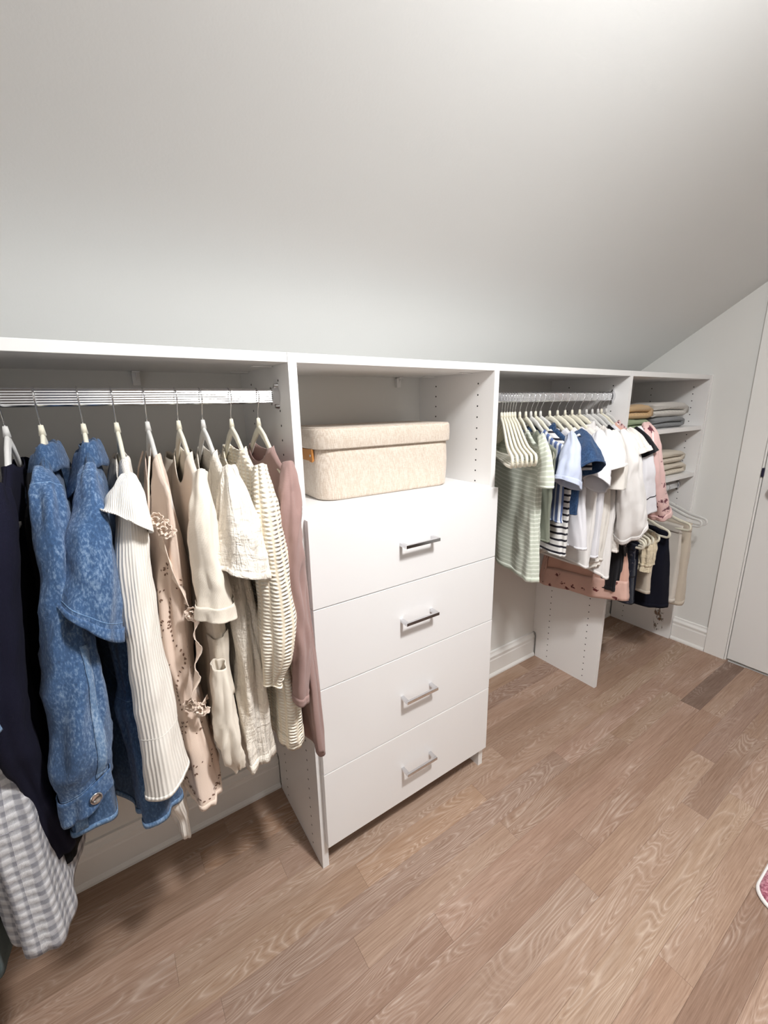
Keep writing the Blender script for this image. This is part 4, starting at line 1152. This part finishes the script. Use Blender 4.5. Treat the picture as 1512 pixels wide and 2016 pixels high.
seam(g, F_TRIM, S, 0.847, 'piping', .0022); seam(g, F_TRIM, S, 0.203, 'piping', .0022); rh(1.244, -4, 'pale grey hanger inside the white piped pyjama shirt', MVELG)
g, G, S = top('nightdress', 1.268, -5, F_PEACH, 'peach nightdress whose skirt and floral frill hang below the white shirts', 'nightdress', R0(.465), t=.016, seed=76, slv=None, w_sh=.15, amp=.008,
              keys=[(R0(1.17), .150, .008, 0, 0), (R0(.95), .140, .010, .0, .0), (R0(.78), .150, .022, .0, .012), (R0(.6), .185, .034, .01, .016), (R0(.44), .205, .040, .015, .020)], nu=130, nv=56, folds=5, hem=lambda a, s: -.035*a)
patch(g, F_MESH, G, 0, 1, .54, .66, .004, 'overlay', True); patch(g, F_PEACHF, G, .0, .5, .88, 1, .004, 'floral_frill'); patch(g, F_PEACHF, G, .38, .5, .60, 1, .005, 'floral_panel')
patch(g, F_PEACHF, G, .19, .20, .66, .90, .004, 'seam')
rh(1.268, -5, 'cream hanger inside the peach nightdress')
g, G, S = top('shirt', 1.302, -6, F_PINK, 'pink satin pyjama shirt printed with small flowers, last on the rod', 'pyjama top', R0(.80), t=.012, seed=78, slv=None, nu=96)
S = rslv(g, F_PINK, [(1.296,-.088,1.165,.010,.020),(1.268,-.120,1.125,.026,.030),(1.280,-.138,1.03,.034,.034),(1.325,-.142,.93,.037,.036),(1.392,-.142,.825,.038,.036)], 78, nu=56, nv=60, amp=.004, end_tilt=.008)
patch(g, F_PINK, S, 0, 1, .93, 1, .0018, 'cuff', True); rh(1.302, -6, 'pale grey hanger inside the pink satin pyjama shirt', MVELG)
collar(g, F_PINK, z=-.102, ny=.055, nx=.012, stand=.012, fall=.026, flare=.010, point=.02, seed=29)

# ------------------------------------------------------------------ low rod: shorts and trousers
F_NVD = fabric('navy_embroidered_denim', srgb(20, 24, 40), 'floral', srgb(80, 76, 84), scale=2.4)
F_NVS = fabric('navy_twill', srgb(13, 15, 30), sheen=0.0)
F_CRF = fabric('cream_waistband_cotton', srgb(226, 212, 184), 'gauze')
F_BEI = fabric('beige_twill', srgb(206, 194, 178))
F_BEI2 = fabric('oatmeal_cotton', srgb(216, 208, 198))
def shorts(name, x, deg, mat, label, cat, z0, z1, w, t, cy=0.0, seed=90, legs=True, folds=3, amp=.006, dx=0.0, **kw):
    g = tag(empty(name, (x, RY3, RZ3), radians(deg)), label, cat)
    K = [(z0, w, t*0.6, 0, cy), (z0-.10, w*1.02, t, dx*.4, cy), (z1, w*1.05, t*1.2, dx, cy)]
    o, G = body(g, mat, K, z_neck=z0, z_hem=z1, flat_top=True, seed=seed, amp=amp, folds=folds, nu=90, nv=40, t_top=.008, w_sh=w, **kw)
    patch(g, mat, G, 0, 1, 0, .09, .0015, 'waistband', True); patch(g, mat, G, 0, 1, .96, 1, .0015, 'hem_band', True)
    return g, G
def lh_(x, deg, label, m=None, group=None): hanger(x, RY3, RZ3, radians(deg), label, m, 'small', group)
g, G = shorts('shorts', 1.392, -16, F_NVD, 'dark navy shorts with faded embroidery, first on the low rod', 'shorts', -.135, -.385, .165, .026, seed=90)
patch(g, F_NVD, G, .93, 1.07, .25, .55, .003, 'pocket')
lh_(1.392, -16, 'cream hanger of the embroidered navy shorts')
g, G = shorts('shorts', 1.440, -22, F_NVS, 'plain navy shorts second on the low rod', 'shorts', -.135, -.40, .165, .022, seed=92); lh_(1.440, -22, 'cream hanger of the plain navy shorts')
g = tag(empty('shorts', (1.500, RY3, RZ3), radians(-22)), 'cream shorts with gathered waistband hanging from one hanger end', 'shorts')
p = [(-.004, -.166, -.128, .012, .022), (-.002, -.170, -.16, .022, .026), (0, -.172, -.20, .024, .028), (.002, -.172, -.235, .022, .026), (.002, -.170, -.262, .025, .028)]
o, S = sleeve(g, F_CRF, p, 'shorts_leg', seed=93, amp=.004, folds=7, nu=60); patch(g, F_CRF, S, 0, 1, .70, .76, .003, 'gathered_band', True)
sleeve(g, F_CRF, [(q[0]+.040, q[1]+.02, q[2]+.02, q[3]*.8, q[4]*.8) for q in p], 'shorts_leg', seed=95, amp=.006, folds=4, nu=40)
lh_(1.500, -22, 'cream hanger of the cream gathered shorts')
lh_(1.548, -22, 'cream hanger behind the cream gathered shorts')
lh_(1.470, -22, 'empty cream hanger between the navy shorts and the cream gathered shorts')
g, G = shorts('trousers', 1.660, -14, F_NVS, 'big navy folded trousers in the middle of the low rod', 'trousers', -.128, -.505, .165, .050, seed=94, amp=.010, dx=.01, hem=lambda a, s: -.02*a)
lh_(1.640, -22, 'cream hanger of the big navy trousers')
g, G = shorts('trousers', 1.585, -20, F_BEI, 'tan trousers edge peeking out under the navy shorts', 'trousers', -.132, -.400, .150, .018, seed=96)
g, G = shorts('trousers', 1.800, -14, F_BEI2, 'oatmeal trousers beside the big navy trousers', 'trousers', -.132, -.50, .160, .022, seed=98); lh_(1.800, -16, 'cream hanger of the oatmeal trousers')
g, G = shorts('trousers', 1.880, -10, F_BEI, 'beige folded trousers at the right end of the low rod', 'trousers', -.135, -.54, .160, .032, seed=100, hem=lambda a, s: .10*max(0, s)); lh_(1.880, -10, 'pale grey hanger of the beige trousers', MVELG)
lh_(1.925, -8, 'pale grey hanger at the far right end of the low rod', MVELG)

# ------------------------------------------------------------------ folded sweaters
def folded(name, x0, x1, y0, y1, z, h, mat, label, cat='sweater', seed=0, layers=2, rz=0.0, group='folded sweaters on the shelves'):
    """a knit folded over on itself: a thick sheet bent into a U, the bend on the +x side"""
    g = tag(empty(name, ((x0+x1)/2, (y0+y1)/2, z), rz), label, cat, group)
    hx_, hy_ = (x1-x0)/2, (y1-y0)/2; th = h/2
    # closed outline in x,z of the folded sheet
    out = []
    r = h/2
    xs = [hx_-r - (2*hx_-r)*k/14 for k in range(15)]
    top_ = [(x, h) for x in xs]; bot = [(x, 0.0) for x in reversed(xs)]
    bend = [(hx_-r+r*cos(a), r+r*sin(a)) for a in [-pi/2+pi*k/10 for k in range(1, 10)]]
    e_top = [(-hx_-th*0.25*cos(a-pi/2), h-th/2+th*0.5*sin(a)*0.98) for a in [pi/2-pi*k/6 for k in range(1, 6)]]
    inner = [(-hx_+0.004, h/2+0.0015), (0, h/2+0.0010), (hx_-r*1.05, h/2+0.0008), (hx_-r*0.95, h/2), (hx_-r*1.05, h/2-0.0008), (0, h/2-0.0010), (-hx_+0.004, h/2-0.0015)]
    e_bot = [(-hx_-th*0.25*cos(a-pi/2), th/2+th*0.5*sin(a)*0.98) for a in [pi/2-pi*k/6 for k in range(1, 6)]]
    out = bot + bend + top_ + e_top + inner + e_bot
    N = 22; P, UV = [], []
    for j in range(N+1):
        f = j/N; yy = -hy_+2*hy_*f
        e = min(f, 1-f)*2*hy_; sh = 1.0 if e > 0.022 else sqrt(max(0.0, 1-((0.022-e)/0.022)**2))
        rp, ru = [], []
        for i, (x, zz) in enumerate(out):
            c = h*0.25 if zz < h/2 else h*0.75
            z2 = c + (zz-c)*(0.35+0.65*sh)
            x2 = x*(0.96+0.04*sh)
            n_ = nz(x2*11+seed*3, yy*11, zz*20)*0.006
            z2 += (n_*(zz/h)) - (0.006*(abs(x2)/hx_)**3*(zz/h)) + 0.002*nz(x2*40+seed, yy*40, zz*60)*(zz/h)
            rp.append((x2+n_*0.8, yy+n_, max(z2, 0.0))); ru.append((i*0.008, f*2*hy_))
        P.append(rp); UV.append(ru)
    me = grid_mesh('folded_knit', P, UV, True)
    bm = bmesh.new(); bm.from_mesh(me); bmesh.ops.recalc_face_normals(bm, faces=bm.faces)
    bmesh.ops.holes_fill(bm, edges=[e for e in bm.edges if e.is_boundary], sides=0); bm.to_mesh(me); bm.free()
    link('folded_body', me, mat, g)
    # folded sleeve lying on top
    bmn = [(-.35*hx_, -hy_*.55, h*.985), (0, -hy_*.5, h*1.0), (.45*hx_, -hy_*.3, h*.98)]
    pth = [(*q, .004, .014) for q in bmn]
    return g
K_TAN = fabric('tan_knit', srgb(196, 164, 122), 'rib', scale=3); K_SAGE = fabric('sage_knit', srgb(150, 166, 132), 'rib', scale=3)
K_LG = fabric('light_grey_knit', srgb(204, 200, 194), 'rib', scale=3); K_DG = fabric('grey_knit', srgb(136, 138, 140), 'rib', scale=3)
K_OAT = fabric('oat_knit', srgb(218, 208, 192), 'rib', scale=3)
ZS1, ZS2 = 1.1315, 0.9075
folded('folded_sweater', 1.372, 1.612, .035, .29, ZS1, .046, K_SAGE, 'sage green folded sweater at the bottom of the upper left stack', seed=1)
folded('folded_sweater', 1.370, 1.628, .035, .29, ZS1+.0465, .056, K_TAN, 'tan folded sweater lying on the sage green one', seed=2)
folded('folded_sweater', 1.650, 1.945, .035, .29, ZS1, .048, K_DG, 'mid grey folded sweater at the bottom of the upper right stack', seed=3)
folded('folded_sweater', 1.640, 1.965, .035, .29, ZS1+.0485, .062, K_LG, 'light grey folded sweater lying on the mid grey one', seed=4)
folded('folded_sweater', 1.735, 2.020, .03, .29, ZS2, .054, K_OAT, 'oatmeal folded sweater on the lower shelf, bottom one of two', seed=5)
folded('folded_sweater', 1.725, 2.005, .035, .29, ZS2+.0545, .058, K_OAT, 'oatmeal folded sweater on the lower shelf, upper one of two', seed=6)

# ------------------------------------------------------------------ small mat at the right edge
def mat_mat():
    t = NT('rose_pile'); v = t.tc()
    n = t.noise(v, 140, 4, 0.7)
    t.base(t.ramp(n, [(0.35, srgb(112, 40, 62)), (0.5, srgb(168, 92, 112)), (0.65, srgb(214, 160, 170))])); t.set(Roughness=0.95, Sheen_Weight=0.4)
    t.bump(n, 0.8, 0.004); return t.m
bmt = tag(empty('bath_mat', (1.100, -0.800, 0)), 'rose pink fluffy mat with a white edge at the right edge of the floor', 'mat')
pts = rrect(0, 0, .224, .10, .05)
loft('pile', [(pts, 0.001), (rrect(0,0,.226,.102,.051), .006), (rrect(0,0,.222,.098,.049), .014), (rrect(0,0,.212,.088,.042), .017)], mat_mat(), bmt)
loft('binding', [(rrect(0,0,.2285,.1045,.053), .0005), (rrect(0,0,.2305,.1065,.054), .004), (rrect(0,0,.2285,.1045,.053), .009), (rrect(0,0,.2235,.0995,.051), .010)], F_WHITE, bmt, True, True)
